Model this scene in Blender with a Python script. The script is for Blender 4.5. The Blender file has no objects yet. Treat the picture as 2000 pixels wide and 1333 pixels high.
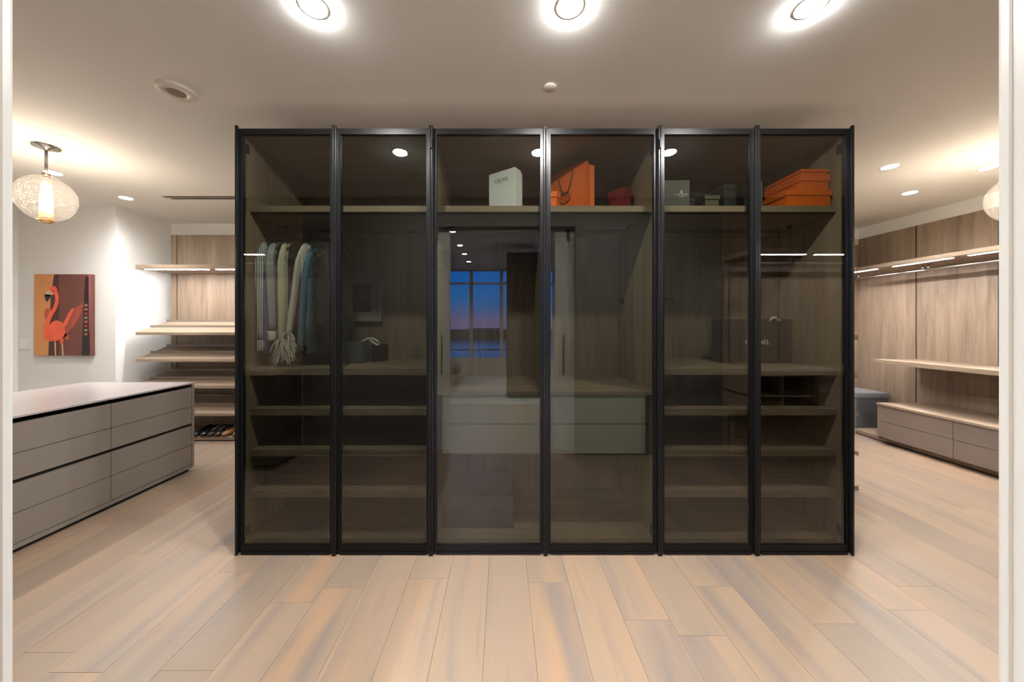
import bpy, bmesh, math, random
from mathutils import Vector, Matrix
random.seed(7)
C = bpy.context.scene.collection
SC = bpy.context.scene
PI = math.pi
# ------------------------------------------------------------------ camera, sky, exposure
F = 667.0; CX = 981.0; CY = 633.0; H = 1.392          # focal length (px of a 2000 px wide frame), vanishing point, eye height
cam = bpy.data.cameras.new('camera'); camo = bpy.data.objects.new('camera', cam); C.objects.link(camo)
cam.sensor_width = 36; cam.lens = F/2000*36
cam.shift_x = (1000-CX)/2000; cam.shift_y = -(666.5-CY)/2000
cam.clip_start = 0.02; cam.clip_end = 5000
camo.location = (0, 0, H); camo.rotation_euler = (PI/2, 0, 0)
SC.camera = camo
SC.view_settings.view_transform = 'Standard'
SC.view_settings.look = 'None'
SC.view_settings.gamma = 1.0
SC.view_settings.use_curve_mapping = False
SC.view_settings.exposure = 0.26
cy = SC.cycles
cy.use_denoising = True
try: cy.denoiser = 'OPENIMAGEDENOISE'
except Exception: pass
cy.max_bounces = 10; cy.diffuse_bounces = 5; cy.glossy_bounces = 5
cy.transmission_bounces = 8; cy.transparent_max_bounces = 24
cy.caustics_reflective = False; cy.caustics_refractive = False
cy.sample_clamp_indirect = 6

LAMP = 1600.0         # front downlights
LAMP_S = 1000.0       # side downlights (narrower beam)
LAMP_B = 8000.0       # room behind
LED = 112.0          # strip emission
SKY = 5.6
w = bpy.data.worlds.new('dusk_sky'); SC.world = w; w.use_nodes = True
nt = w.node_tree; nt.nodes.clear()
o = nt.nodes.new('ShaderNodeOutputWorld'); b = nt.nodes.new('ShaderNodeBackground')
tc = nt.nodes.new('ShaderNodeTexCoord'); sp = nt.nodes.new('ShaderNodeSeparateXYZ'); rp = nt.nodes.new('ShaderNodeValToRGB')
nt.links.new(tc.outputs['Generated'], sp.inputs[0]); nt.links.new(sp.outputs['Z'], rp.inputs[0])
rp.color_ramp.elements[0].position = 0.0; rp.color_ramp.elements[0].color = (.16, .13, .30, 1)
rp.color_ramp.elements[1].position = .55; rp.color_ramp.elements[1].color = (.0, .03, .22, 1)
for p, c in ((.02, (.15, .15, .36, 1)), (.06, (.05, .19, .52, 1)), (.12, (.005, .17, .62, 1)), (.25, (.0, .11, .60, 1))):
    e = rp.color_ramp.elements.new(p); e.color = c
b.inputs['Strength'].default_value = SKY
nt.links.new(rp.outputs[0], b.inputs[0]); nt.links.new(b.outputs[0], o.inputs[0])

# ------------------------------------------------------------------ materials
def new_mat(name):
    m = bpy.data.materials.new(name); m.use_nodes = True
    n = m.node_tree.nodes; l = m.node_tree.links
    return m, n, l, n['Principled BSDF']
def plain(name, col, rough=.5, metal=0, bump=0, bscale=200, spec=.5, var=0):
    m, n, l, p = new_mat(name)
    p.inputs['Base Color'].default_value = (*col, 1); p.inputs['Roughness'].default_value = rough
    p.inputs['Metallic'].default_value = metal; p.inputs['Specular IOR Level'].default_value = spec
    if bump or var:
        t = n.new('ShaderNodeTexCoord'); ns = n.new('ShaderNodeTexNoise'); ns.inputs['Scale'].default_value = bscale
        ns.inputs['Detail'].default_value = 4
        l.new(t.outputs['Object'], ns.inputs['Vector'])
        if bump:
            bp = n.new('ShaderNodeBump'); bp.inputs['Strength'].default_value = bump; bp.inputs['Distance'].default_value = .004
            l.new(ns.outputs['Fac'], bp.inputs['Height']); l.new(bp.outputs[0], p.inputs['Normal'])
        if var:
            mx = n.new('ShaderNodeMix'); mx.data_type = 'RGBA'
            mx.inputs['A'].default_value = (*[c*(1-var) for c in col], 1); mx.inputs['B'].default_value = (*[min(1, c*(1+var)) for c in col], 1)
            l.new(ns.outputs['Fac'], mx.inputs['Factor']); l.new(mx.outputs['Result'], p.inputs['Base Color'])
    return m
def wood(name, axis, dark, light, rough=.45):
    """straight oak veneer with the grain along one axis"""
    m, n, l, p = new_mat(name)
    g = n.new('ShaderNodeNewGeometry')
    oi = n.new('ShaderNodeObjectInfo')
    off = n.new('ShaderNodeVectorMath'); off.operation = 'MULTIPLY_ADD'
    cmb = n.new('ShaderNodeCombineXYZ')
    for i in range(3): l.new(oi.outputs['Random'], cmb.inputs[i])
    l.new(cmb.outputs[0], off.inputs[0]); off.inputs[1].default_value = (37, 53, 71); l.new(g.outputs['Position'], off.inputs[2])
    def noise(a, c, det, rg):
        mp = n.new('ShaderNodeMapping'); s = [a, a, a]; s['xyz'.index(axis)] = c
        mp.inputs['Scale'].default_value = s
        ns = n.new('ShaderNodeTexNoise'); ns.inputs['Scale'].default_value = 1; ns.inputs['Detail'].default_value = det; ns.inputs['Roughness'].default_value = rg
        l.new(off.outputs[0], mp.inputs[0]); l.new(mp.outputs[0], ns.inputs['Vector']); return ns
    big = noise(5, .5, 3, .5); cath = noise(15, 1.1, 4, .6); cath.inputs['Distortion'].default_value = .8; fine = noise(260, 6, 2, .6)
    a1 = n.new('ShaderNodeMath'); a1.operation = 'MULTIPLY_ADD'; l.new(cath.outputs['Fac'], a1.inputs[0]); a1.inputs[1].default_value = .7; 
    s1 = n.new('ShaderNodeMath'); s1.operation = 'MULTIPLY'; l.new(big.outputs['Fac'], s1.inputs[0]); s1.inputs[1].default_value = .45
    l.new(s1.outputs[0], a1.inputs[2])
    a2 = n.new('ShaderNodeMath'); a2.operation = 'MULTIPLY_ADD'; l.new(fine.outputs['Fac'], a2.inputs[0]); a2.inputs[1].default_value = .35; l.new(a1.outputs[0], a2.inputs[2])
    r = n.new('ShaderNodeValToRGB'); l.new(a2.outputs[0], r.inputs[0])
    r.color_ramp.elements[0].position = .48; r.color_ramp.elements[0].color = (*dark, 1)
    r.color_ramp.elements[1].position = .98; r.color_ramp.elements[1].color = (*light, 1)
    l.new(r.outputs[0], p.inputs['Base Color']); p.inputs['Roughness'].default_value = rough
    p.inputs['Specular IOR Level'].default_value = .35
    bp = n.new('ShaderNodeBump'); bp.inputs['Strength'].default_value = .15; bp.inputs['Distance'].default_value = .001
    l.new(fine.outputs['Fac'], bp.inputs['Height']); l.new(bp.outputs[0], p.inputs['Normal'])
    return m
WD, WL = (.165, .122, .086), (.37, .288, .212)
wood_z = wood('oak_veneer_upright', 'z', WD, WL)
wood_x = wood('oak_veneer_across', 'x', WD, WL)
wood_y = wood('oak_veneer_deep', 'y', WD, WL)

def floor_mat():
    m, n, l, p = new_mat('bleached_oak_plank')
    g = n.new('ShaderNodeNewGeometry'); oi = n.new('ShaderNodeObjectInfo')
    cmb = n.new('ShaderNodeCombineXYZ')
    for i in range(3): l.new(oi.outputs['Random'], cmb.inputs[i])
    off = n.new('ShaderNodeVectorMath'); off.operation = 'MULTIPLY_ADD'
    l.new(cmb.outputs[0], off.inputs[0]); off.inputs[1].default_value = (91, 47, 13); l.new(g.outputs['Position'], off.inputs[2])
    def noise(sx, sy, det, rg, dist=0):
        mp = n.new('ShaderNodeMapping'); mp.inputs['Scale'].default_value = (sx, sy, 1)
        ns = n.new('ShaderNodeTexNoise'); ns.inputs['Scale'].default_value = 1; ns.inputs['Detail'].default_value = det
        ns.inputs['Roughness'].default_value = rg; ns.inputs['Distortion'].default_value = dist
        l.new(off.outputs[0], mp.inputs[0]); l.new(mp.outputs[0], ns.inputs['Vector']); return ns
    grey = noise(9, .9, 3, .5, .4); orange = noise(6, .7, 2, .5); fine = noise(180, 5, 3, .6); crack = noise(45, 1.6, 4, .65, .6)
    def ramp(src, p0, p1):
        r = n.new('ShaderNodeMapRange'); r.inputs['From Min'].default_value = p0; r.inputs['From Max'].default_value = p1
        l.new(src, r.inputs['Value']); return r.outputs[0]
    def mix(fac, a, b_, k):
        mx = n.new('ShaderNodeMix'); mx.data_type = 'RGBA'
        mm = n.new('ShaderNodeMath'); mm.operation = 'MULTIPLY'; l.new(fac, mm.inputs[0]); mm.inputs[1].default_value = k
        l.new(mm.outputs[0], mx.inputs['Factor'])
        if isinstance(a, tuple): mx.inputs['A'].default_value = (*a, 1)
        else: l.new(a, mx.inputs['A'])
        mx.inputs['B'].default_value = (*b_, 1)
        return mx.outputs['Result']
    c = mix(oi.outputs['Random'], (.305, .225, .160), (.247, .189, .141), 1.0)
    c = mix(ramp(orange.outputs['Fac'], .5, .72), c, (.40, .24, .135), .55)
    c = mix(ramp(grey.outputs['Fac'], .50, .72), c, (.20, .165, .145), .95)
    c = mix(ramp(crack.outputs['Fac'], .60, .78), c, (.17, .13, .11), .8)
    c = mix(ramp(fine.outputs['Fac'], .5, .8), c, (.26, .20, .15), .5)
    l.new(c, p.inputs['Base Color']); p.inputs['Roughness'].default_value = .36; p.inputs['Specular IOR Level'].default_value = .4
    bp = n.new('ShaderNodeBump'); bp.inputs['Strength'].default_value = .12; bp.inputs['Distance'].default_value = .001
    l.new(fine.outputs['Fac'], bp.inputs['Height']); l.new(bp.outputs[0], p.inputs['Normal'])
    return m
plank_m = floor_mat()

def glassy(name, tint, ior, rough=0.0, white=0.0):
    """thin pane: tinted see-through plus a mirror reflection that grows at grazing angles"""
    m, n, l, p = new_mat(name); n.remove(p)
    out = n['Material Output']
    t = n.new('ShaderNodeBsdfTransparent'); t.inputs[0].default_value = (*tint, 1)
    g = n.new('ShaderNodeBsdfGlossy'); g.inputs['Roughness'].default_value = rough
    # Schlick reflectance, the same from either side of the pane
    f0 = ((ior-1)/(ior+1))**2
    lw = n.new('ShaderNodeLayerWeight'); lw.inputs['Blend'].default_value = .5
    pw = n.new('ShaderNodeMath'); pw.operation = 'POWER'; l.new(lw.outputs['Facing'], pw.inputs[0]); pw.inputs[1].default_value = 5
    f = n.new('ShaderNodeMath'); f.operation = 'MULTIPLY_ADD'; l.new(pw.outputs[0], f.inputs[0]); f.inputs[1].default_value = 1-f0; f.inputs[2].default_value = f0
    mx = n.new('ShaderNodeMixShader'); l.new(f.outputs[0], mx.inputs[0]); l.new(t.outputs[0], mx.inputs[1]); l.new(g.outputs[0], mx.inputs[2])
    l.new(mx.outputs[0], out.inputs[0]); return m
def emit(name, col, s):
    m, n, l, p = new_mat(name); n.remove(p)
    e = n.new('ShaderNodeEmission'); e.inputs[0].default_value = (*col, 1); e.inputs[1].default_value = s
    l.new(e.outputs[0], n['Material Output'].inputs[0]); return m

smoked = glassy('smoked_glass', (.635, .645, .605), 1.72)
clear = glassy('clear_glass', (.985, .985, .98), 1.45)
window_glass = glassy('window_glass', (.93, .95, .96), 1.5)
globe_m, n_, l_, p_ = new_mat('seeded_globe_glass'); n_.remove(p_)
t_ = n_.new('ShaderNodeBsdfTransparent'); t_.inputs[0].default_value = (.97, .96, .94, 1)
d_ = n_.new('ShaderNodeBsdfTranslucent'); d_.inputs[0].default_value = (.95, .93, .90, 1)
g_ = n_.new('ShaderNodeBsdfGlossy'); g_.inputs['Roughness'].default_value = .02
tc_ = n_.new('ShaderNodeTexCoord'); v_ = n_.new('ShaderNodeTexVoronoi'); v_.inputs['Scale'].default_value = 75
l_.new(tc_.outputs['Object'], v_.inputs['Vector'])
mr_ = n_.new('ShaderNodeMapRange'); mr_.inputs['From Min'].default_value = .05; mr_.inputs['From Max'].default_value = .42; mr_.inputs['To Min'].default_value = .09; mr_.inputs['To Max'].default_value = .02
l_.new(v_.outputs['Distance'], mr_.inputs['Value'])
lw_ = n_.new('ShaderNodeLayerWeight'); lw_.inputs['Blend'].default_value = .5
pw_ = n_.new('ShaderNodeMath'); pw_.operation = 'POWER'; pw_.inputs[1].default_value = 4; l_.new(lw_.outputs['Facing'], pw_.inputs[0])
fr_ = n_.new('ShaderNodeMath'); fr_.operation = 'MULTIPLY_ADD'; fr_.inputs[1].default_value = .75; fr_.inputs[2].default_value = .05; l_.new(pw_.outputs[0], fr_.inputs[0])
m1_ = n_.new('ShaderNodeMixShader'); l_.new(mr_.outputs[0], m1_.inputs[0]); l_.new(t_.outputs[0], m1_.inputs[1]); l_.new(d_.outputs[0], m1_.inputs[2])
m2_ = n_.new('ShaderNodeMixShader'); l_.new(fr_.outputs[0], m2_.inputs[0]); l_.new(m1_.outputs[0], m2_.inputs[1]); l_.new(g_.outputs[0], m2_.inputs[2])
l_.new(m2_.outputs[0], n_['Material Output'].inputs[0])
ceil_m = plain('ceiling_paint', (.87, .88, .87), .85, bump=.03, bscale=300, spec=.2)
wall_m = plain('wall_paint', (.83, .84, .83), .8, bump=.03, bscale=300, spec=.2)
trim_m = plain('trim_paint', (.74, .68, .58), .45)
leaf_m, n_, l_, p_ = new_mat('frosted_white_glass')
p_.inputs['Base Color'].default_value = (.69, .65, .57, 1); p_.inputs['Roughness'].default_value = .25
tl_ = n_.new('ShaderNodeBsdfTranslucent'); tl_.inputs[0].default_value = (.92, .95, .95, 1)
mx_ = n_.new('ShaderNodeMixShader'); mx_.inputs[0].default_value = .5
l_.new(p_.outputs[0], mx_.inputs[1]); l_.new(tl_.outputs[0], mx_.inputs[2]); l_.new(mx_.outputs[0], n_['Material Output'].inputs[0])
black_al = plain('black_anodised_aluminium', (.007, .007, .0075), .34, metal=.1, spec=.2)
black_m = plain('black_metal', (.015, .015, .015), .4, metal=.5)
gap_m = plain('dark_recess', (.02, .018, .016), .7)
lacq = plain('taupe_lacquer', (.225, .195, .168), .42, bump=.05, bscale=900)
island_top_m = plain('island_top_taupe', (.42, .38, .375), .22, bump=.03, bscale=700)
rlacq = plain('taupe_lacquer_light', (.21, .17, .145), .45, bump=.05, bscale=900)
drawer_m = plain('pale_grey_lacquer', (.40, .40, .37), .35)
chrome = plain('chrome', (.75, .74, .72), .08, metal=1)
steel = plain('brushed_steel', (.55, .53, .5), .3, metal=1)
white_pl = plain('white_plastic', (.72, .68, .62), .45)
light_em = emit('downlight_lens', (1.0, .975, .94), LAMP)
def beam(name, col, s, power):
    m = emit(name, col, s); n = m.node_tree.nodes; l = m.node_tree.links
    e = n['Emission']; lw = n.new('ShaderNodeLayerWeight'); lw.inputs['Blend'].default_value = .5
    iv = n.new('ShaderNodeMath'); iv.operation = 'SUBTRACT'; iv.inputs[0].default_value = 1; l.new(lw.outputs['Facing'], iv.inputs[1])
    pw = n.new('ShaderNodeMath'); pw.operation = 'POWER'; l.new(iv.outputs[0], pw.inputs[0]); pw.inputs[1].default_value = power
    ml = n.new('ShaderNodeMath'); ml.operation = 'MULTIPLY'; l.new(pw.outputs[0], ml.inputs[0]); ml.inputs[1].default_value = s
    l.new(ml.outputs[0], e.inputs[1]); return m
light_b = beam('bedroom_downlight_lens', (1.0, .95, .90), LAMP_B, 2.5)
light_s = beam('side_downlight_lens', (1.0, .975, .94), LAMP_S, 2.0)
led_em = emit('led_strip_lens', (1.0, .93, .92), LED)
white_card = plain('white_box_card', (.84, .87, .94), .6)
orange_card = plain('orange_card', (.85, .15, .005), .55)
red_card = plain('red_card', (.33, .012, .018), .45)
grey_card = plain('grey_card', (.085, .082, .084), .6)
dark_card = plain('dark_card', (.025, .025, .025), .6)
olive_card = plain('olive_card', (.10, .095, .06), .6)
slate_card = plain('slate_card', (.02, .022, .024), .6)
black_card = plain('black_card', (.022, .022, .024), .5)
ink = plain('black_ink', (.02, .02, .02), .6)
white_ink = plain('white_ink', (.85, .85, .85), .6)
brown_ribbon = plain('brown_ribbon', (.10, .03, .012), .7)
white_ribbon = plain('white_ribbon', (.75, .73, .7), .6)
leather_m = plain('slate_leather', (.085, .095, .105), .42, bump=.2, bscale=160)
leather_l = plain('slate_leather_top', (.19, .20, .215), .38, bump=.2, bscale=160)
bag_m = plain('grey_handbag_leather', (.10, .105, .11), .45, bump=.2, bscale=300)
bag2_m = plain('dark_handbag_leather', (.03, .03, .032), .45, bump=.2, bscale=300)
rug_m = plain('white_rug_wool', (.80, .78, .72), .95, bump=.6, bscale=120, spec=.1)
cream_cloth = plain('cream_cloth', (.62, .58, .47), .85, bump=.3, bscale=150, spec=.2)
white_cloth = plain('white_cloth', (.72, .71, .68), .85, bump=.3, bscale=150, spec=.2)
blue_cloth = plain('blue_cloth', (.12, .15, .42), .85, bump=.3, bscale=150, spec=.2)
teal_cloth = plain('steel_blue_cloth', (.11, .24, .36), .8, bump=.3, bscale=150, spec=.2)
fur_m = plain('dark_fur', (.07, .065, .06), .9, spec=.2, var=.5, bscale=40)
black_cloth = plain('black_cloth', (.018, .018, .02), .9, spec=.2)
feather_m = plain('white_feather', (.74, .72, .68), .9)
def stripes(name, base, line, freq):
    m, n, l, p = new_mat(name)
    t = n.new('ShaderNodeTexCoord'); s = n.new('ShaderNodeSeparateXYZ'); l.new(t.outputs['Object'], s.inputs[0])
    a = n.new('ShaderNodeMath'); a.operation = 'ADD'; l.new(s.outputs['X'], a.inputs[0]); l.new(s.outputs['Y'], a.inputs[1])
    b_ = n.new('ShaderNodeMath'); b_.operation = 'MULTIPLY'; l.new(a.outputs[0], b_.inputs[0]); b_.inputs[1].default_value = freq
    f = n.new('ShaderNodeMath'); f.operation = 'FRACT'; l.new(b_.outputs[0], f.inputs[0])
    r = n.new('ShaderNodeMath'); r.operation = 'GREATER_THAN'; r.inputs[1].default_value = .66; l.new(f.outputs[0], r.inputs[0])
    mx = n.new('ShaderNodeMix'); mx.data_type = 'RGBA'; mx.inputs['A'].default_value = (*base, 1); mx.inputs['B'].default_value = (*line, 1)
    l.new(r.outputs[0], mx.inputs['Factor']); l.new(mx.outputs['Result'], p.inputs['Base Color']); p.inputs['Roughness'].default_value = .85
    return m
stripe_a = stripes('grey_striped_shirting', (.62, .64, .62), (.05, .06, .08), 62)
stripe_b = stripes('blue_striped_shirting', (.50, .52, .54), (.12, .16, .26), 110)

# ------------------------------------------------------------------ builders
WORLD = {}
def box(bm, x0, x1, y0, y1, z0, z1, bev=0):
    if x0 > x1: x0, x1 = x1, x0
    if y0 > y1: y0, y1 = y1, y0
    if z0 > z1: z0, z1 = z1, z0
    r = bmesh.ops.create_cube(bm, size=1)
    vs = r['verts']
    for v in vs:
        v.co = Vector(((x0+x1)/2+v.co.x*(x1-x0), (y0+y1)/2+v.co.y*(y1-y0), (z0+z1)/2+v.co.z*(z1-z0)))
    if bev:
        es = list({e for v in vs for e in v.link_edges})
        bmesh.ops.bevel(bm, geom=es, offset=bev, segments=2, affect='EDGES', profile=.6)
    return bm
def B(*a, bev=0):
    bm = bmesh.new(); box(bm, *a, bev=bev); return bm
def poly_prism(bm, pts, y0, y1):
    """pts in XZ extruded along Y"""
    a = [bm.verts.new((p[0], y0, p[1])) for p in pts]; b_ = [bm.verts.new((p[0], y1, p[1])) for p in pts]
    n = len(pts)
    bm.faces.new(a); bm.faces.new(b_[::-1])
    for i in range(n): bm.faces.new((a[i], b_[i], b_[(i+1) % n], a[(i+1) % n]))
def cyl(bm, p0, p1, r0, r1=None, seg=16):
    r1 = r0 if r1 is None else r1
    p0 = Vector(p0); p1 = Vector(p1); d = (p1-p0)
    q = d.to_track_quat('Z', 'Y')
    a = []; b_ = []
    for i in range(seg):
        u = Vector((math.cos(2*PI*i/seg), math.sin(2*PI*i/seg), 0))
        a.append(bm.verts.new(p0+q@(u*r0))); b_.append(bm.verts.new(p1+q@(u*r1)))
    for i in range(seg): bm.faces.new((a[i], a[(i+1) % seg], b_[(i+1) % seg], b_[i]))
    bm.faces.new(a[::-1]); bm.faces.new(b_)
def lathe(bm, prof, c, seg=48, cap=False):
    rings = []
    for r, z in prof:
        rings.append([bm.verts.new((c[0]+r*math.cos(2*PI*i/seg), c[1]+r*math.sin(2*PI*i/seg), c[2]+z)) for i in range(seg)])
    for a, b_ in zip(rings, rings[1:]):
        for i in range(seg): bm.faces.new((a[i], a[(i+1) % seg], b_[(i+1) % seg], b_[i]))
    if cap: bm.faces.new(rings[0][::-1]); bm.faces.new(rings[-1])
def tube(bm, pts, r, seg=8):
    pts = [Vector(p) for p in pts]; rings = []
    for i, p in enumerate(pts):
        d = (pts[min(i+1, len(pts)-1)]-pts[max(i-1, 0)]).normalized()
        q = d.to_track_quat('Z', 'Y'); rr = r[i] if isinstance(r, (list, tuple)) else r
        rings.append([bm.verts.new(p+q@Vector((math.cos(2*PI*k/seg)*rr, math.sin(2*PI*k/seg)*rr, 0))) for k in range(seg)])
    for a, b_ in zip(rings, rings[1:]):
        for k in range(seg): bm.faces.new((a[k], a[(k+1) % seg], b_[(k+1) % seg], b_[k]))
    bm.faces.new(rings[0][::-1]); bm.faces.new(rings[-1])
def loft(bm, rings, cap=True):
    R = [[bm.verts.new(p) for p in ring] for ring in rings]
    n = len(R[0])
    for a, b_ in zip(R, R[1:]):
        for i in range(n): bm.faces.new((a[i], a[(i+1) % n], b_[(i+1) % n], b_[i]))
    if cap: bm.faces.new(R[0][::-1]); bm.faces.new(R[-1])
def put(name, bm, mat, parent=None, smooth=False):
    bmesh.ops.recalc_face_normals(bm, faces=bm.faces[:])
    if parent is None:
        xs = [v.co.x for v in bm.verts]; ys = [v.co.y for v in bm.verts]; zs = [v.co.z for v in bm.verts]
        L = Vector(((min(xs)+max(xs))/2, (min(ys)+max(ys))/2, min(zs)))
    else: L = WORLD[parent.name]
    bmesh.ops.translate(bm, verts=bm.verts, vec=-L)
    me = bpy.data.meshes.new(name); bm.to_mesh(me); bm.free()
    if smooth:
        for p in me.polygons: p.use_smooth = True
    me.materials.append(mat)
    ob = bpy.data.objects.new(name, me); C.objects.link(ob)
    if parent is None: ob.location = L
    else: ob.parent = parent
    WORLD[ob.name] = L
    return ob
def tag(ob, label, cat, group=None, kind=None):
    ob['label'] = label; ob['category'] = cat
    if group: ob['group'] = group
    if kind: ob['kind'] = kind
    return ob
def thing(name, loc, label, cat, group=None):
    e = bpy.data.objects.new(name, None); C.objects.link(e); e.location = loc; e.empty_display_size = .1
    WORLD[e.name] = Vector(loc); return tag(e, label, cat, group)
def struct(name, bm, mat, parent=None):
    ob = put(name, bm, mat, parent)
    if parent is None: ob['kind'] = 'structure'
    return ob
def text_bm(s, size, M, depth=.0006):
    """flat lettering as a mesh, laid in a plane by matrix M (local x right, y up)"""
    cu = bpy.data.curves.new('lettering', 'FONT'); cu.body = s; cu.size = size; cu.align_x = 'CENTER'; cu.align_y = 'CENTER'
    cu.resolution_u = 3; cu.extrude = depth
    ob = bpy.data.objects.new('lettering', cu); C.objects.link(ob)
    dg = bpy.context.evaluated_depsgraph_get(); me = bpy.data.meshes.new_from_object(ob.evaluated_get(dg))
    bm = bmesh.new(); bm.from_mesh(me); bm.transform(M)
    bpy.data.objects.remove(ob); bpy.data.curves.remove(cu); bpy.data.meshes.remove(me)
    return bm
def frame_M(orig, right, up):
    r = Vector(right).normalized(); u = Vector(up).normalized(); n = r.cross(u)
    return Matrix(((r.x, u.x, n.x, orig[0]), (r.y, u.y, n.y, orig[1]), (r.z, u.z, n.z, orig[2]), (0, 0, 0, 1)))
def at(px, py, Z):
    return ((px-CX)*Z/F, Z, H+(CY-py)*Z/F)

# ------------------------------------------------------------------ room shell
HC = 2.741; XL = -5.57; XR = 5.05; YW = .50; YB = 4.84
YF = 3.93; XA = -4.45; YBL = 4.52
# floor slab and oak planks
fl = struct('floor', B(XL-.3, XR+.3, -5.2, 5.2, -.12, -.008), gap_m)
PW = .2165; GAP = .0012
joints = {-1.50: [1.912], -1.285: [1.371], -1.727: [1.363, 2.144], -.38: [1.866], .26: [1.836], .695: [1.603],
          2.22: [1.81], 1.44: [1.584], 1.08: [1.81], -.85: [1.80], -2.17: [2.068]}
k0 = int((XL+.0775)//PW); k1 = int((XR+.0775)//PW)+1
def plank(x0, x1, y0, y1):
    if x1-x0 < .01 or y1-y0 < .02: return
    zt = random.uniform(-.0004, 0)
    bm = B(x0+GAP/2, x1-GAP/2, y0+GAP/2, y1-GAP/2, -.012, zt)
    put('plank', bm, plank_m, fl)
for k in range(k0, k1+1):
    x0 = -.0775+k*PW; x1 = x0+PW
    x0c = max(x0, XL); x1c = min(x1, XR)
    js = []
    for xc, ys in joints.items():
        if x0 <= xc < x1: js += ys
    if not js: js = [random.uniform(.7, 2.6)]
    js = sorted(js)
    y = js[-1]+random.uniform(1.9, 2.3)
    while y < YB: js.append(y); y += random.uniform(1.9, 2.3)
    ystart = -1.9 if -2.0 < (x0+x1)/2 < 2.0 else .42
    y = js[0]-random.uniform(1.9, 2.3)
    while y > ystart+.1: js.insert(0, y); y -= random.uniform(1.9, 2.3)
    ends = [ystart]+[j for j in js if j < YB-.05]+[YB]
    for a, b_ in zip(ends, ends[1:]): plank(x0c, x1c, a, b_)
bm = bmesh.new()
struct('floor_bedroom', B(-4.2, 4.2, -5.0, -1.902, -.02, 0), plain('grey_oak_floor', (.30, .25, .21), .4, var=.15, bscale=6))
# ceilings
struct('ceiling', B(XL-.2, XR+.2, YW-.02, 5.2, HC, HC+.15), ceil_m)
struct('ceiling_bedroom', B(-4.2, 4.2, -5.2, .30, 2.86, 3.0), ceil_m)
# walls of the closet
struct('wall_left', B(XL-.15, XL, YW, YF+.1, 0, HC), wall_m)
struct('wall_front_left', B(XL-.15, XA, YF, 5.1, 0, HC), wall_m)
struct('wall_back_left', B(XA-.05, 0, YBL+.07, YBL+.3, 0, HC), wall_m)
struct('wall_back_right', B(0, XR+.2, YB, YB+.15, 0, HC), wall_m)
struct('wall_right', B(XR, XR+.15, YW, YB+.1, 0, HC), wall_m)
# wall with the doorway: two skins with a pocket for the sliding leaves
OW = .76
for nm, y0, y1, zt in (('wall_door_closet_side', .43, YW, HC), ('wall_door_bedroom_side', .30, .37, 2.86)):
    bm = bmesh.new()
    box(bm, XL-.15, -OW, y0, y1, 0, zt); box(bm, OW+.02, XR+.2, y0, y1, 0, zt); box(bm, -OW, OW+.02, y0, y1, 2.43, zt)
    struct(nm, bm, plain('taupe_wall_cladding', (.12, .112, .10), .6) if nm.endswith('closet_side') else wall_m)
base_m = plain('taupe_baseboard', (.13, .12, .108), .35)
struct('baseboard_door_left', B(-2.12, -OW, YW, YW+.014, 0, .115, bev=.001), base_m)
struct('baseboard_door_right', B(OW+.02, 2.33, YW, YW+.014, 0, .115, bev=.001), base_m)
struct('baseboard_left', B(XL, XL+.014, YW+.02, YF, 0, .115, bev=.002), trim_m)
struct('baseboard_front_left', B(XL+.014, XA, YF-.014, YF, 0, .115, bev=.002), trim_m)
# sliding leaves in the pocket
def leaf(name, xi, s):
    d = struct(name, B(xi, xi+s*.95, .366, .400, .012, 2.425, bev=.003), leaf_m)
    put('edge_strip', B(xi-s*.0006, xi+s*.001, .372, .3755, .012, 2.425), plain('edge_groove', (.42, .38, .32), .6), d)
    put('edge_strip', B(xi-s*.0006, xi+s*.001, .388, .3905, .012, 2.425), bpy.data.materials['edge_groove'], d)
    bm = bmesh.new(); hx = xi+s*.085
    cyl(bm, (hx, .434, .84), (hx, .434, 1.27), .010); cyl(bm, (hx, .400, .88), (hx, .434, .88), .007); cyl(bm, (hx, .400, 1.23), (hx, .434, 1.23), .007)
    put('handle', bm, plain('dark_bronze', (.06, .045, .03), .35, metal=.8), d, True)
    bm = bmesh.new(); box(bm, xi+s*.125, xi+s*.155, .400, .409, 2.30, 2.425, bev=.003); cyl(bm, (xi+s*.14, .400, 2.31), (xi+s*.14, .409, 2.31), .018)
    put('hanger', bm, black_m, d)
leaf('door_1', -.572, -1); leaf('door_2', .580, 1)

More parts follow.
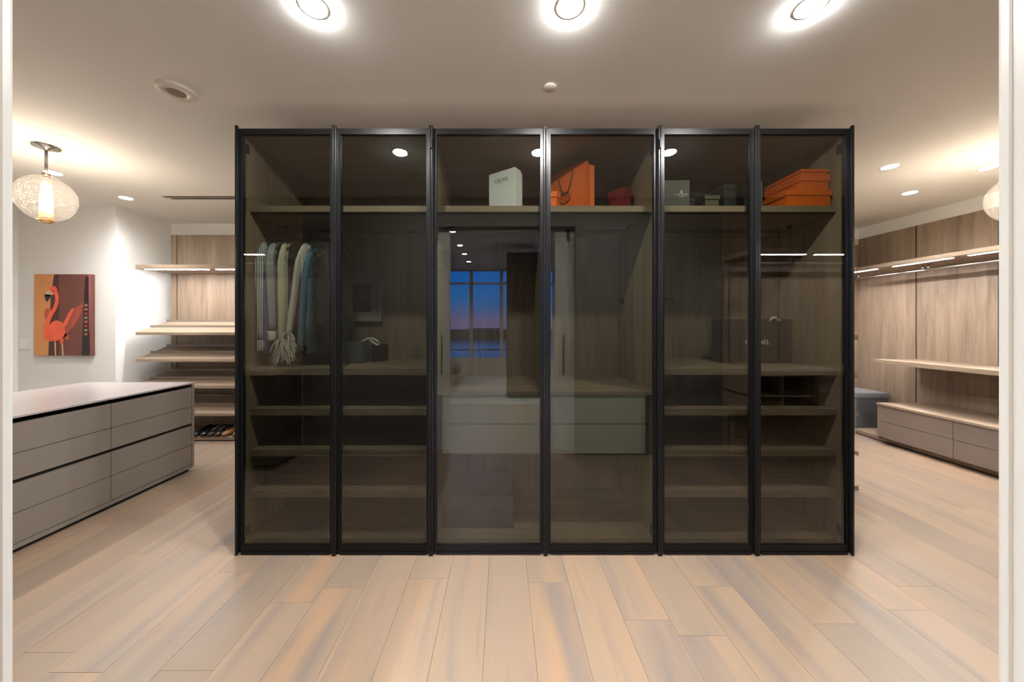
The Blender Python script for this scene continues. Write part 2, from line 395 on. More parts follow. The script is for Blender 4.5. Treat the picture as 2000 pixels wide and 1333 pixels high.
# ------------------------------------------------------------------ room behind the camera (seen mirrored in the glass)
struct('wall_bedroom_left', B(-4.35, -4.2, -5.2, .30, 0, 2.86), wall_m)
struct('wall_bedroom_right', B(4.2, 4.35, -5.2, .30, 0, 2.86), wall_m)
YWIN = -4.80
struct('wall_bedroom_sill', B(-4.2, 4.2, YWIN-.15, YWIN, 0, .46), plain('grey_sill_wall', (.42, .40, .36), .8))
struct('wall_bedroom_head', B(-4.2, 4.2, YWIN-.15, YWIN, 2.82, 2.86), wall_m)
frame_m = plain('window_frame', (.40, .38, .34), .5)
xs = [-4.2, -3.2, -2.4, -1.6, -.817, -.02, .68, 1.366, 2.1, 2.9, 3.6, 4.2]
for i in range(len(xs)-1):
    a, b_ = xs[i], xs[i+1]
    bm = bmesh.new(); t = .045
    box(bm, a, a+t, YWIN-.09, YWIN-.02, .46, 2.82); box(bm, b_-t, b_, YWIN-.09, YWIN-.02, .46, 2.82)
    box(bm, a+t, b_-t, YWIN-.09, YWIN-.02, .46, .50); box(bm, a+t, b_-t, YWIN-.09, YWIN-.02, 2.78, 2.82)
    box(bm, a+t, b_-t, YWIN-.09, YWIN-.02, 2.43, 2.48)
    wn = struct('window_%d' % (i+1), bm, frame_m)
    put('pane', B(a+t, b_-t, YWIN-.058, YWIN-.052, .50, 2.43), window_glass, wn)
    put('pane', B(a+t, b_-t, YWIN-.058, YWIN-.052, 2.48, 2.78), window_glass, wn)
# outdoors: balcony rail, lake, far shore
r = thing('balcony_railing', (0, YWIN-1.2, 0), 'dark metal balcony railing outside the tall dusk windows', 'railing')
bm = bmesh.new(); box(bm, -5, 5, YWIN-1.23, YWIN-1.2, .60, .64); put('rail', bm, black_m, r)
bm = bmesh.new(); box(bm, -5, 5, YWIN-1.23, YWIN-1.2, .10, .13); put('rail', bm, black_m, r)
for i in range(8): put('post', B(-4.42+i*1.25, -4.39+i*1.25, YWIN-1.23, YWIN-1.2, -.1, .6), black_m, r)
tag(put('balcony_slab', B(-5, 5, YWIN-1.4, YWIN-.16, -.3, -.1), plain('concrete', (.3, .3, .3), .8)), 'grey balcony slab outside the tall dusk windows', 'balcony')
tag(put('lake', B(-1500, 1500, -620, -8, -26, -25), plain('lake_water', (.02, .05, .12), .15, bump=.4, bscale=.4)), 'dark blue lake below the dusk sky beyond the windows', 'water', kind='stuff')
bm = bmesh.new()
N = 60
for i in range(N):
    x0 = -3000+i*100; h = -2+random.uniform(-3, 3)
    box(bm, x0, x0+100, -1200, -620, -25.5, -14+h)
tag(put('far_shore', bm, plain('far_shore_land', (.03, .03, .04), .9)), 'dark low far shore across the lake at dusk', 'land', kind='stuff')
tag(put('bedroom_rug', B(-.95, 2.6, -4.72, -1.72, 0, .03, bev=.008), rug_m), 'large white wool rug on the floor behind the doorway', 'rug')
t = thing('upholstered_bench', (-1.6, -3.68, 0), 'dark upholstered bench on thin metal legs beside the white rug', 'bench')
put('seat', B(-2.3, -.97, -4.0, -3.40, .27, .47, bev=.06), plain('dark_bench_fabric', (.06, .05, .05), .8), t, True)
for x in (-2.2, -1.03):
    for y in (-3.92, -3.48):
        bm = bmesh.new(); cyl(bm, (x, y, 0), (x, y, .28), .012); put('leg', bm, black_m, t)
t = thing('tall_cabinet', (.38, -2.3, 0), 'tall dark wood cabinet standing in the room behind the doorway', 'cabinet')
put('body', B(.08, .69, -2.62, -2.10, .06, 2.70, bev=.004), plain('dark_stained_wood', (.022, .019, .016), .5), t)
put('plinth', B(.11, .66, -2.60, -2.13, .031, .06), black_m, t)
put('door', B(.09, .68, -2.10, -2.08, .07, 2.69, bev=.003), plain('dark_stained_wood_door', (.026, .022, .018), .5), t)

# ------------------------------------------------------------------ lights
def downlight(x, y, z, label, group, r=.052, mat=None, dome=.0005):
    t = thing('downlight', (x, y, z), label, 'ceiling light', group)
    bm = bmesh.new(); lathe(bm, [(r+.010, 0), (r+.010, -.001), (r+.001, -.002), (r, -.002), (r, 0)], (x, y, z)); put('trim_ring', bm, white_pl, t, True)
    bm = bmesh.new(); lathe(bm, [(r, -.003)]+[(r*math.cos(a), -.003-(dome)*math.sin(a)) for a in [PI/2*i/6 for i in range(1, 6)]]+[(.0005, -.003-dome)], (x, y, z), 32); put('lens', bm, mat or light_em, t)
G1 = 'recessed downlights in the closet ceiling'
for x, y, lb in ((-.803, 1.451, 'round recessed downlight in ceiling in front of glass wardrobe, leftmost of the front three'),
                 (.287, 1.451, 'round recessed downlight in ceiling above the wardrobe front, middle of the front three'),
                 (1.31, 1.451, 'round recessed downlight in ceiling in front of glass wardrobe, rightmost of the front three'),
                 (-4.01, 3.05, 'round recessed downlight right behind the left glass pendant'),
                 (-4.03, 3.658, 'round recessed downlight near the white wall corner, left of the slot vent'),
                 (3.326, 2.93, 'round recessed downlight nearest the right side of the wardrobe top'),
                 (4.195, 3.515, 'round recessed downlight lowest in view above the right oak wall panels'),
                 (4.197, 2.95, 'round recessed downlight just above the right glass pendant'),
                 (-1.2, 3.72, 'added unseen downlight lighting the area behind the wardrobe, left one'),  # unseen lamps added to light the area behind the wardrobe
                 (1.6, 3.72, 'added unseen downlight lighting the area behind the wardrobe, right one')):
    downlight(x, y, HC, lb, G1, mat=light_em if y < 2 else light_s, dome=.005 if y < 2 else .0005)
G2 = 'recessed downlights in the room behind the doorway'
for i, yy in enumerate((-1.28, -2.24, -3.03, -3.92)):
    nm = ('nearest the doorway', 'second from the doorway', 'third from the doorway', 'nearest the windows')[i]
    downlight(-.79, yy, 2.86, 'small recessed downlight in bedroom ceiling %s, seen mirrored in the glass' % nm, G2, mat=light_b)
    if i in (1, 3): downlight(2.4, yy, 2.86, 'small recessed downlight in right part of bedroom ceiling, %s' % nm, G2, mat=light_b)

BULB = emit('warm_bulb', (1, .92, .82), 3600)
def pendant(x, y, zc, label):
    t = thing('pendant_light', (x, y, HC), label, 'pendant light')
    bm = bmesh.new(); lathe(bm, [(.0005, -.03), (.016, -.03), (.02, -.022), (.069, -.012), (.072, -.004), (.072, 0), (.0005, 0)], (x, y, HC)); put('canopy', bm, chrome, t, True)
    bm = bmesh.new(); cyl(bm, (x, y, HC-.028), (x, y, zc+.185), .0085); put('rod', bm, steel, t, True)
    bm = bmesh.new(); prof = []
    for i in range(33):
        a = -PI/2+.24+(PI-.42)*i/32
        prof.append((.157*math.cos(a), .172*math.sin(a)))
    lathe(bm, prof, (x, y, zc), 64); put('glass_globe', bm, globe_m, t, True)
    m, n, l, p = new_mat('amber_mesh_cone')
    n.remove(p); tr = n.new('ShaderNodeBsdfTransparent'); tl = n.new('ShaderNodeBsdfTranslucent'); mxs = n.new('ShaderNodeMixShader'); mxs.inputs[0].default_value = .72
    tr.inputs[0].default_value = (.95, .86, .74, 1)
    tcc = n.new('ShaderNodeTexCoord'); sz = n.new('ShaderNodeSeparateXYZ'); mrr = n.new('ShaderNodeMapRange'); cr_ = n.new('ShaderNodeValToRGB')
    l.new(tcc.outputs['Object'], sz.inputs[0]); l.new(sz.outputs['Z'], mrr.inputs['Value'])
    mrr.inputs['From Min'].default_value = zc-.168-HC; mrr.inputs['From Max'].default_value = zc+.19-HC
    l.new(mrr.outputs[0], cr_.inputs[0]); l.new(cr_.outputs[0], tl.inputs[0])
    cr_.color_ramp.elements[0].color = (.09, .038, .011, 1); cr_.color_ramp.elements[1].color = (.05, .03, .02, 1)  # bulb glow painted in as a brighter middle band; tan top is its own
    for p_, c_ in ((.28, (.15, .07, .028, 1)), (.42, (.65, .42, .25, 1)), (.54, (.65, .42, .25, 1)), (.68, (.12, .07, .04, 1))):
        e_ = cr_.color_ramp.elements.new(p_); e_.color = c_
    l.new(tr.outputs[0], mxs.inputs[1]); l.new(tl.outputs[0], mxs.inputs[2]); l.new(mxs.outputs[0], n['Material Output'].inputs[0])
    bm = bmesh.new(); lathe(bm, [(.021, .19), (.023, .12), (.03, 0), (.038, -.168)], (x, y, zc), 32); cone = put('cone_shade', bm, m, t, True)
    # woven wire over the cone
    bm = bmesh.new()
    for k in range(14):
        z = .17-k*.024; rr = .023+(.19-z)/.36*.0155
        lathe(bm, [(rr, z-.0015), (rr+.0022, z), (rr, z+.0015)], (x, y, zc), 24)
    put('wire_weave', bm, plain('copper_wire', (.7, .4, .2), .35, metal=.8), cone)
    bm = bmesh.new(); lathe(bm, [(.0005, -.035), (.010, -.032), (.017, -.018), (.0185, .0), (.016, .02), (.010, .036), (.0005, .042)], (x, y, zc-.005), 24)
    put('bulb', bm, BULB, t, True)
    bm = bmesh.new(); lathe(bm, [(.0005, -.186), (.036, -.186), (.036, -.172), (.048, -.172), (.048, -.178), (.036, -.179)], (x, y, zc), 32); put('base_ring', bm, plain('polished_brass', (.8, .55, .25), .15, metal=1), t, True)
pendant(-3.463, 2.593, 2.345, 'clear glass globe pendant with glowing amber mesh cone above the taupe island')
pendant(3.915, 2.593, 2.345, 'clear glass globe pendant cut off by the right door frame')

t = thing('ceiling_speaker', (-1.878, 1.969, HC), 'round white ceiling speaker with slotted grille left of the wardrobe', 'speaker')
bm = bmesh.new(); lathe(bm, [(.091, 0), (.091, -.012), (.086, -.018), (.045, -.0185), (.045, -.0145), (.0005, -.0145)], (-1.878, 1.969, HC), 64); put('housing', bm, white_pl, t, True)
grm = plain('speaker_grille_slot', (.42, .38, .32), .7)
for i in range(13):
    u = (i-6)*.0066; hw = math.sqrt(max(.042**2-u*u, 0))
    put('slot', B(-1.878+u-.0015, -1.878+u+.0015, 1.969-hw, 1.969+hw, HC-.0185, HC-.0144), grm, t)
t = thing('smoke_detector', (.271, 1.943, HC), 'small round white sensor cap on ceiling above the wardrobe centre', 'detector')
bm = bmesh.new(); lathe(bm, [(.038, 0), (.038, -.006), (.035, -.010), (.0005, -.0105)], (.271, 1.943, HC), 48); put('cap', bm, white_pl, t, True)
bm = bmesh.new(); lathe(bm, [(.0405, 0), (.0405, -.0035), (.038, -.0035)], (.271, 1.943, HC), 48); put('rim', bm, plain('rim_grey', (.35, .31, .26), .6), t, True)  # plain grey rim, darker than the cap
t = thing('slot_vent', (-2.7, 3.64, HC), 'long black double slot air diffuser in the ceiling left of the wardrobe', 'vent')
put('frame', B(-3.60, -1.4, 3.585, 3.70, HC-.003, HC), white_pl, t)
put('slot', B(-3.585, -1.4, 3.602, 3.632, HC-.0045, HC-.0028), gap_m, t)
put('slot', B(-3.555, -1.4, 3.652, 3.684, HC-.0045, HC-.0028), gap_m, t)

# ------------------------------------------------------------------ the glass wardrobe
D = 2.062                       # door plane
XW = [-1.600, -1.008, -.427, .260, .946, 1.528, 2.106]
W0, W1 = XW[0], XW[-1]; WT = 2.570
YI0 = 2.120; YI1 = 2.770        # shelf fronts, back panel face
wr = thing('glass_wardrobe', ((W0+W1)/2, 2.4, 0), 'large freestanding oak wardrobe with six black-framed smoked glass doors', 'wardrobe')
put('side_panel', B(W0+.004, W0+.03, D+.035, YI1+.03, .015, WT-.004, bev=.001), wood_z, wr)
put('side_panel', B(W1-.03, W1-.004, D+.035, YI1+.03, .015, WT-.004, bev=.001), wood_z, wr)
put('outer_skin', B(W0, W0+.004, D+.035, YI1+.03, .015, WT), black_al, wr)['label'] = 'thin black outer skin on the end panel'
put('outer_skin', B(W1-.004, W1, D+.035, YI1+.03, .015, WT), black_al, wr)['label'] = 'thin black outer skin on the end panel'
put('top_panel', B(W0+.03, W1-.03, D+.035, YI1+.03, WT-.03, WT-.004), wood_x, wr)
put('base_panel', B(W0+.03, W1-.03, YI0, YI1, .012, .058, bev=.001), wood_x, wr)
put('plinth', B(W0+.05, W1-.05, YI0+.05, YI1, 0, .012), gap_m, wr)
for a, b_ in ((W0+.03, -.42), (-.42, .944), (.944, W1-.03)):
    put('back_panel', B(a+.001, b_-.001, YI1, YI1+.025, .012, WT-.03), wood_z, wr)
for x in (-.427, .946): put('partition', B(x-.013, x+.013, YI0, YI1, .058, WT-.03), wood_z, wr)
put('partition', B(.248, .272, YI0+.02, YI1, .99, 2.085), wood_z, wr)
BAY = ((W0+.03, -.440), (-.414, .933), (.959, W1-.03))
for a, b_ in BAY: put('shelf', B(a, b_, YI0, YI1, 2.088, 2.126, bev=.001), wood_x, wr)
for a, b_ in (BAY[0], BAY[2]):
    for zb in (1.074, .823, .569, .314): put('shelf', B(a, b_, YI0, YI1, zb, zb+.040, bev=.001), wood_x, wr)
for i, (a, b_) in enumerate(BAY):
    bm = bmesh.new(); cyl(bm, (a+.03, 2.41, 2.045), (b_-.03, 2.41, 2.045), .0125)
    for x in (a+.05, b_-.05): box(bm, x-.008, x+.008, 2.40, 2.42, 2.045, 2.088)
    put('hanging_rail', bm, black_al, wr, False)
    bm = bmesh.new(); box(bm, a, b_, YI0+.012, YI0+.02, 2.076, 2.088); put('light_channel', bm, black_al, wr)
# drawer block in the middle bay
put('counter', B(-.414, .933, YI0, YI1, .950, .972, bev=.001), wood_x, wr)
put('drawer_carcass', B(-.372, .892, YI0+.03, YI1, .585, .950), drawer_m, wr)
for a, b_ in ((-.374, .250), (.268, .893)):
    for z0, z1 in ((.583, .764), (.769, .948)):
        put('drawer', B(a, b_, YI0+.008, YI0+.029, z0, z1, bev=.0015), drawer_m, wr)
# doors
for i in range(6):
    a, b_ = XW[i]+.001, XW[i+1]-.001
    bm = bmesh.new(); y0, y1 = D-.004, D+.024; z0, z1 = .012, WT
    st = .030
    box(bm, a, a+st, y0, y1, z0, z1); box(bm, b_-st, b_, y0, y1, z0, z1)
    box(bm, a+st, b_-st, y0, y1, z1-.034, z1); box(bm, a+st, b_-st, y0, y1, z0, z0+.044)
    dr = put('door', bm, black_al, wr)
    put('pane', B(a+st-.004, b_-st+.004, D+.004, D+.009, z0+.040, z1-.030), smoked, dr)
    for gx in (a, b_-.012):
        bm = bmesh.new(); cyl_y = D-.012
        box(bm, gx, gx+.012, D-.022, D-.004, -.0+.004, WT+.012, bev=.003)
        put('edge_profile', bm, plain('edge_profile_black', (.022, .022, .022), .24, metal=.6, spec=.3) if i == 0 and gx == a else bpy.data.materials['edge_profile_black'], dr)
    bm = bmesh.new(); box(bm, a+st, b_-st, D-.012, D-.004, z0-.004, z0+.006, bev=.001); put('bottom_lip', bm, black_al, dr)
    hx = a if i in (0, 2, 4) else b_
    for zh in ((2.47, 1.3, .12) if i in (2, 3) else ()):
        bm = bmesh.new(); s = 1 if hx == a else -1
        cyl(bm, (hx+s*.001, D-.027, zh-.03), (hx+s*.001, D-.027, zh+.03), .006, seg=10); put('hinge', bm, black_al, dr)
    # concealed cup hinges inside
    for zh in (2.47, .12):
        s = 1 if hx == a else -1
        put('cup_hinge', B(hx+s*.012, hx+s*.03, D+.026, D+.06, zh-.03, zh+.03, bev=.003), black_m, dr)

# fixtures inside, fastened to the back panel
t = thing('framed_picture', (-1.12, YI1, 1.413), 'small dark picture in wide grey frame on the wardrobe back panel', 'picture')
x0, x1, z0, z1 = -1.274, -.968, 1.413, 1.765; yb = YI1-.001
bm = bmesh.new(); w_ = .012
box(bm, x0, x0+w_, yb-.045, yb, z0, z1); box(bm, x1-w_, x1, yb-.045, yb, z0, z1); box(bm, x0+w_, x1-w_, yb-.045, yb, z0, z0+w_); box(bm, x0+w_, x1-w_, yb-.045, yb, z1-w_, z1)
put('frame', bm, plain('grey_frame', (.30, .29, .28), .5), t)
put('mount', B(x0+w_, x1-w_, yb-.02, yb-.012, z0+w_, z1-w_), plain('grey_mount', (.38, .37, .36), .8), t)
pm, n_, l_, p_ = new_mat('dark_print')
tt = n_.new('ShaderNodeTexCoord'); nn = n_.new('ShaderNodeTexNoise'); nn.inputs['Scale'].default_value = 18; nn.inputs['Detail'].default_value = 5
rr = n_.new('ShaderNodeValToRGB'); l_.new(tt.outputs['Object'], nn.inputs[0]); l_.new(nn.outputs['Fac'], rr.inputs[0]); l_.new(rr.outputs[0], p_.inputs['Base Color'])
rr.color_ramp.elements[0].color = (.01, .008, .006, 1); rr.color_ramp.elements[0].position = .45; rr.color_ramp.elements[1].color = (.16, .07, .03, 1); rr.color_ramp.elements[1].position = .75
put('print', B(-1.218, -1.052, yb-.0225, yb-.020, 1.488, 1.708), pm, t)
put('glazing', B(x0+w_, x1-w_, yb-.036, yb-.034, z0+w_, z1-w_), clear, t)
t = thing('control_keypad', (-.699, YI1, 1.136), 'small grey keypad with four buttons on the wardrobe back panel', 'keypad')
put('plate', B(-.724, -.674, YI1-.008, YI1-.0005, 1.136, 1.226, bev=.002), plain('keypad_grey', (.22, .21, .18), .5), t)
for k in range(4): put('button', B(-.712, -.686, YI1-.011, YI1-.008, 1.150+k*.018, 1.160+k*.018), steel, t)
def hook(x, yy, z, mat, label, face):
    t = thing('coat_hook', (x, yy, z), label, 'hook')
    if face == 'x':     # on the partition, facing left
        put('bar', B(x-.022, x-.001, yy-.055, yy+.03, z-.012, z+.012, bev=.004), mat, t)
        for dy in (-.04, .015): put('peg', B(x-.014, x-.004, yy+dy-.006, yy+dy+.006, z-.035, z-.012, bev=.002), mat, t)
    else:
        put('bar', B(x-.045, x+.045, yy-.022, yy-.001, z-.014, z+.014, bev=.004), mat, t)
        for dx in (-.028, .028): put('peg', B(x+dx-.006, x+dx+.006, yy-.014, yy-.004, z-.036, z-.014, bev=.002), mat, t)
hook(.933, 2.665, 1.578, black_m, 'black double coat hook on oak partition above the right drawers', 'x')
hook(1.353, YI1, 1.588, plain('bronze_hook', (.09, .07, .055), .3, metal=.7), 'bronze coat hook on oak back panel right of the middle partition', 'y')

# ------------------------------------------------------------------ boxes and bags on the upper shelf
ZS = 2.1265
def rbox(bm, near, lv, rv, z0, z1, bev=.001):
    n = Vector((near[0], near[1], 0)); l = Vector((lv[0], lv[1], 0)); r_ = Vector((rv[0], rv[1], 0))
    vs = []
    for z in (z0, z1):
        for p in (n, n+r_, n+r_+l, n+l): vs.append(bm.verts.new((p.x, p.y, z)))
    for f in ((0, 1, 2, 3), (4, 5, 6, 7), (0, 1, 5, 4), (1, 2, 6, 5), (2, 3, 7, 6), (3, 0, 4, 7)): bm.faces.new([vs[i] for i in f])
    if bev: bmesh.ops.bevel(bm, geom=list({e for v in vs for e in v.link_edges}), offset=bev, segments=1, affect='EDGES')
t = thing('gift_box', (.0, 2.32, ZS), 'tall white box with small black lettering on the upper wardrobe shelf', 'box')
nr, lv, rv = (.083, 2.25), (-.1755, .124), (.044, .062)
bm = bmesh.new(); rbox(bm, nr, lv, rv, ZS, 2.428, .0015); put('body', bm, white_card, t)
bm = bmesh.new(); rbox(bm, (nr[0]+rv[0]*1.0, nr[1]+rv[1]*1.0), lv, (rv[0]*.22, rv[1]*.22), ZS, 2.414, .001); put('lid', bm, white_card, t)
lu = Vector((lv[0], lv[1], 0)); nrm = Vector((-.124, -.1755, 0)).normalized()
o3 = Vector((nr[0], nr[1], 0))+lu*.51+nrm*.0006
put('lettering', text_bm('CELINE', .034, frame_M((o3.x, o3.y, 2.365), -lu, (0, 0, 1)), .0004), ink, t)
put('lettering', text_bm('PARIS', .008, frame_M((o3.x, o3.y, 2.343), -lu, (0, 0, 1)), .0004), ink, t)

t = thing('paper_bag', (.45, 2.4, ZS), 'large orange paper shopping bag with brown cord handle and round emblem', 'bag')
nr = Vector((.563, 2.25, 0)); L_ = Vector((-.262, .27, 0)); R_ = Vector((.058, .056, 0))
bm = bmesh.new(); n_in = .0025
# folded paper walls: front, gusset, back, other gusset, bottom
def quadwall(bm, p, q, z0, z1, th=.0014):
    d = (q-p).normalized(); nrm_ = Vector((d.y, -d.x, 0))*th
    vs = [bm.verts.new((*(p+o_).xy, z)) for z in (z0, z1) for o_ in (Vector((0, 0, 0)),)]
    vs2 = [bm.verts.new((*q.xy, z)) for z in (z0, z1)]
    vb = [bm.verts.new((*(p+nrm_).xy, z)) for z in (z0, z1)]; vb2 = [bm.verts.new((*(q+nrm_).xy, z)) for z in (z0, z1)]
    for f in ((vs[0], vs2[0], vs2[1], vs[1]), (vb[0], vb[1], vb2[1], vb2[0]), (vs[1], vs2[1], vb2[1], vb[1]), (vs[0], vb[0], vb2[0], vs2[0]), (vs[0], vs[1], vb[1], vb[0]), (vs2[0], vb2[0], vb2[1], vs2[1])): bm.faces.new(f)
quadwall(bm, nr, nr+L_, ZS, 2.471); quadwall(bm, nr+R_, nr+R_+L_, ZS, 2.471)
mid = nr+R_*.5+L_*.035
quadwall(bm, nr, mid, ZS, 2.462); quadwall(bm, mid, nr+R_, ZS, 2.462)
mid2 = nr+L_+R_*.5-L_*.035
quadwall(bm, nr+L_, mid2, ZS, 2.465); quadwall(bm, mid2, nr+L_+R_, ZS, 2.465)
rbox(bm, nr, L_, R_, ZS, ZS+.002, 0)
put('paper_walls', bm, orange_card, t)
fn = Vector((-L_.y, L_.x, 0)).normalized()
if fn.y > 0: fn = -fn
def on_bag(u, z, off=.002):
    p = nr+L_*u+fn*off; return Vector((p.x, p.y, z))
bm = bmesh.new()
pts = []
for i in range(25):
    s = i/24; u = .30+.31*s
    z = 2.438-.135*math.sin(PI*s)**.8 - (.03*s)
    pts.append(on_bag(u, z, .006))
tube(bm, pts, .0045, 6); put('cord_handle', bm, brown_ribbon, t, True)
bm = bmesh.new()
ring = [on_bag(.49+.125*math.cos(a), 2.268+.042*math.sin(a), .001) for a in [2*PI*i/40 for i in range(41)]]
tube(bm, ring, .003, 5)
ring = [on_bag(.49+.108*math.cos(a), 2.268+.036*math.sin(a), .001) for a in [2*PI*i/40 for i in range(41)]]
tube(bm, ring, .0013, 4)
# carriage-like strokes of the emblem: wheels, body, arch
for cu_, cz, rr_ in ((.53, 2.254, .012), (.455, 2.250, .009)):
    tube(bm, [on_bag(cu_+rr_*2.7*math.cos(a), cz+rr_*math.sin(a), .001) for a in [2*PI*i/16 for i in range(17)]], .002, 4)
tube(bm, [on_bag(u, z, .001) for u, z in ((.57, 2.266), (.55, 2.282), (.50, 2.286), (.47, 2.272), (.42, 2.276), (.40, 2.262))], .0026, 4)
tube(bm, [on_bag(u, z, .001) for u, z in ((.56, 2.292), (.50, 2.298), (.45, 2.292))], .002, 4)
put('emblem', bm, brown_ribbon, t)
bm = bmesh.new(); tube(bm, [on_bag(.02+.34*s, ZS+.03+.012*math.sin(3*s), .0012) for s in [i/8 for i in range(9)]], .0008, 4); put('crease', bm, plain('orange_crease', (.5, .1, .01), .6), t)

def lidded(near, lv, rv, z0, z1, mat, label, lid=.03, cat='box', group=None, name='gift_box'):
    t = thing(name, (near[0], near[1], z0), label, cat, group)
    n = Vector((*near, 0)); l = Vector((*lv, 0)); r_ = Vector((*rv, 0))
    li = l.normalized()*.006; ri = r_.normalized()*.006
    n2 = n+li+ri; l2 = l-2*li; r2 = r_-2*ri
    bm = bmesh.new(); rbox(bm, n2.xy, l2.xy, r2.xy, z0, z1-lid*.5, .001); put('body', bm, mat, t)
    bm = bmesh.new(); rbox(bm, n.xy, l.xy, r_.xy, z1-lid, z1, .001); put('lid', bm, mat, t)
    return t
lidded((.349, 2.175), (-.11, .03), (.032, .055), ZS, 2.240, orange_card, 'small orange box standing in front of the orange paper bag', .12*.3)
lidded((.8315, 2.35), (-.068, .123), (.074, .027), ZS, 2.338, red_card, 'dark red box on the upper shelf right of the orange bag', .06)
t = thing('gift_box', (1.09, 2.25, ZS), 'charcoal box with small white cross emblem and lettering on upper shelf', 'box')
bm = bmesh.new(); rbox(bm, (.985, 2.205), (0, .13), (.222, -.006), ZS, 2.319); put('body', bm, grey_card, t)
put('lid_seam', B(.987, 1.205, 2.215, 2.33, 2.3188, 2.3205), dark_card, t)
Y_ = 2.2006
put('lettering', text_bm('PATEK PHILIPPE', .0125, frame_M((1.154, Y_, 2.226), (1, -.027, 0), (0, 0, 1)), .0004), white_ink, t)
put('lettering', text_bm('GENEVE', .0095, frame_M((1.154, Y_, 2.213), (1, -.027, 0), (0, 0, 1)), .0004), white_ink, t)
bm = bmesh.new(); s = .0105; cz = 2.243; 
for a in range(4):
    ca, sa = math.cos(a*PI/2), math.sin(a*PI/2)
    pts = [(0, .001), (-.004, .006), (0, .012), (.004, .006)]
    poly_prism(bm, [(1.155+ca*p[0]-sa*p[1], cz+sa*p[0]+ca*p[1]) for p in pts], Y_-.0004, Y_+.0006)
put('cross_emblem', bm, white_ink, t)
lidded((1.222, 2.26), (0, .10), (.055, 0), ZS, 2.225, dark_card, 'small black box beside the charcoal box with the white emblem', .02)
t = thing('gift_box', (1.36, 2.35, ZS), 'dark wedge-tilted box leaning behind the small olive box', 'box')
bm = bmesh.new(); rbox(bm, (1.30, 2.36), (-.01, .14), (.16, .02), ZS, 2.30, .002); put('body', bm, slate_card, t)
bm = bmesh.new(); rbox(bm, (1.298, 2.356), (-.01, .146), (.164, .021), 2.27, 2.302, .001); put('lid', bm, slate_card, t)
lidded((1.305, 2.20), (.005, .10), (.100, .002), ZS, 2.222, olive_card, 'small olive box on the upper shelf in front of dark boxes', .025)
lidded((1.452, 2.24), (.0, .15), (.095, .004), ZS, 2.31, slate_card, 'tall blue-black box on upper shelf right of the olive box', .03)
tag(put('tissue_paper', B(1.455, 1.545, 2.14, 2.20, ZS, ZS+.006, bev=.002), plain('orange_tissue', (.45, .12, .02), .7)), 'flat orange tissue strip at shelf edge beside the right bay stile', 'paper')
t = thing('book', (1.645, 2.22, ZS), 'slim grey upright case with white dot left of orange box stack', 'book')
put('cover', B(1.628, 1.653, 2.17, 2.36, ZS, 2.298, bev=.001), plain('book_grey', (.13, .135, .14), .6), t)
bm = bmesh.new(); cyl(bm, (1.6405, 2.1695, 2.222), (1.6405, 2.1702, 2.222), .0035); put('dot', bm, white_ink, t)
lidded((1.772, 2.128), (0, .285), (.288, .003), ZS, 2.228, orange_card, 'wide orange lidded box at the bottom of the orange stack', .033)
lidded((1.868, 2.138), (0, .30), (.190, .003), 2.2285, 2.332, orange_card, 'orange lidded box in the middle of the orange stack', .043)
lidded((1.877, 2.145), (0, .30), (.178, .003), 2.3325, 2.366, orange_card, 'thin orange box on top of the orange stack', .017)

# ------------------------------------------------------------------ bags on the shelf and the case below the drawers
ZM = 1.1145
t = thing('paper_bag', (1.8, 2.45, ZM), 'large black paper shopping bag with white lettering and white ribbon', 'bag')
bm = bmesh.new()
sec = lambda z, s: [(1.556+s, 2.42), (1.80, 2.415-s*.3), (2.055-s*.4, 2.42), (2.055-s*.8, 2.55-s), (1.80, 2.56-s), (1.556+s, 2.55-s)]
loft(bm, [[Vector((x, y, z)) for x, y in sec(z, s)] for z, s in ((ZM, 0), (ZM+.12, .003), (1.30, .006), (1.413, .010))])
put('paper_body', bm, black_card, t)
bm = bmesh.new(); loft(bm, [[Vector((x, y, z)) for x, y in sec(z, s)] for z, s in ((1.335, .0065), (1.345, .004), (1.425, .006))]); put('top_fold', bm, black_card, t)
put('lettering', text_bm('CHANEL', .045, frame_M((1.800, 2.409, 1.262), (1, 0, 0), (0, 0, 1)), .001), white_ink, t)
bm = bmesh.new()
tube(bm, [(1.885, 2.408, 1.410), (1.893, 2.404, 1.425), (1.905, 2.40, 1.437), (1.918, 2.40, 1.437), (1.928, 2.403, 1.425), (1.945, 2.405, 1.418), (1.962, 2.407, 1.415)], [.005, .008, .009, .009, .008, .009, .006], 8)
put('ribbon', bm, white_ribbon, t, True)
t = thing('handbag', (-1.07, 2.44, ZM), 'small grey leather handbag with white looped strap on the middle shelf', 'bag')
bm = bmesh.new(); loft(bm, [[Vector((x, y, z)) for x, y in ((-1.12+s, 2.40), (-.985-s, 2.40), (-.98-s, 2.47), (-.98-s, 2.53-s), (-1.12+s, 2.53-s), (-1.125+s, 2.47))] for z, s in ((ZM, .004), (ZM+.02, 0), (1.22, .004), (1.262, .012))])
put('body', bm, bag_m, t)
put('clasp', B(-1.078, -1.060, 2.393, 2.401, 1.185, 1.205, bev=.002), steel, t)
bm = bmesh.new(); tube(bm, [(-1.01, 2.44, 1.262), (-.985, 2.43, 1.275), (-.95, 2.42, 1.288), (-.91, 2.41, 1.288), (-.875, 2.40, 1.27), (-.862, 2.40, 1.25), (-.875, 2.40, 1.243), (-.905, 2.41, 1.255), (-.935, 2.42, 1.278)], .006, 8)
put('strap', bm, white_ribbon, t, True)
t = thing('handbag', (-.93, 2.53, ZM), 'dark handbag tucked behind the grey handbag on the middle shelf', 'bag')
put('body', B(-.985, -.875, 2.55, 2.64, ZM, 1.24, bev=.012), bag2_m, t, True)
put('flap', B(-.982, -.878, 2.543, 2.55, 1.17, 1.238, bev=.003), bag2_m, t)
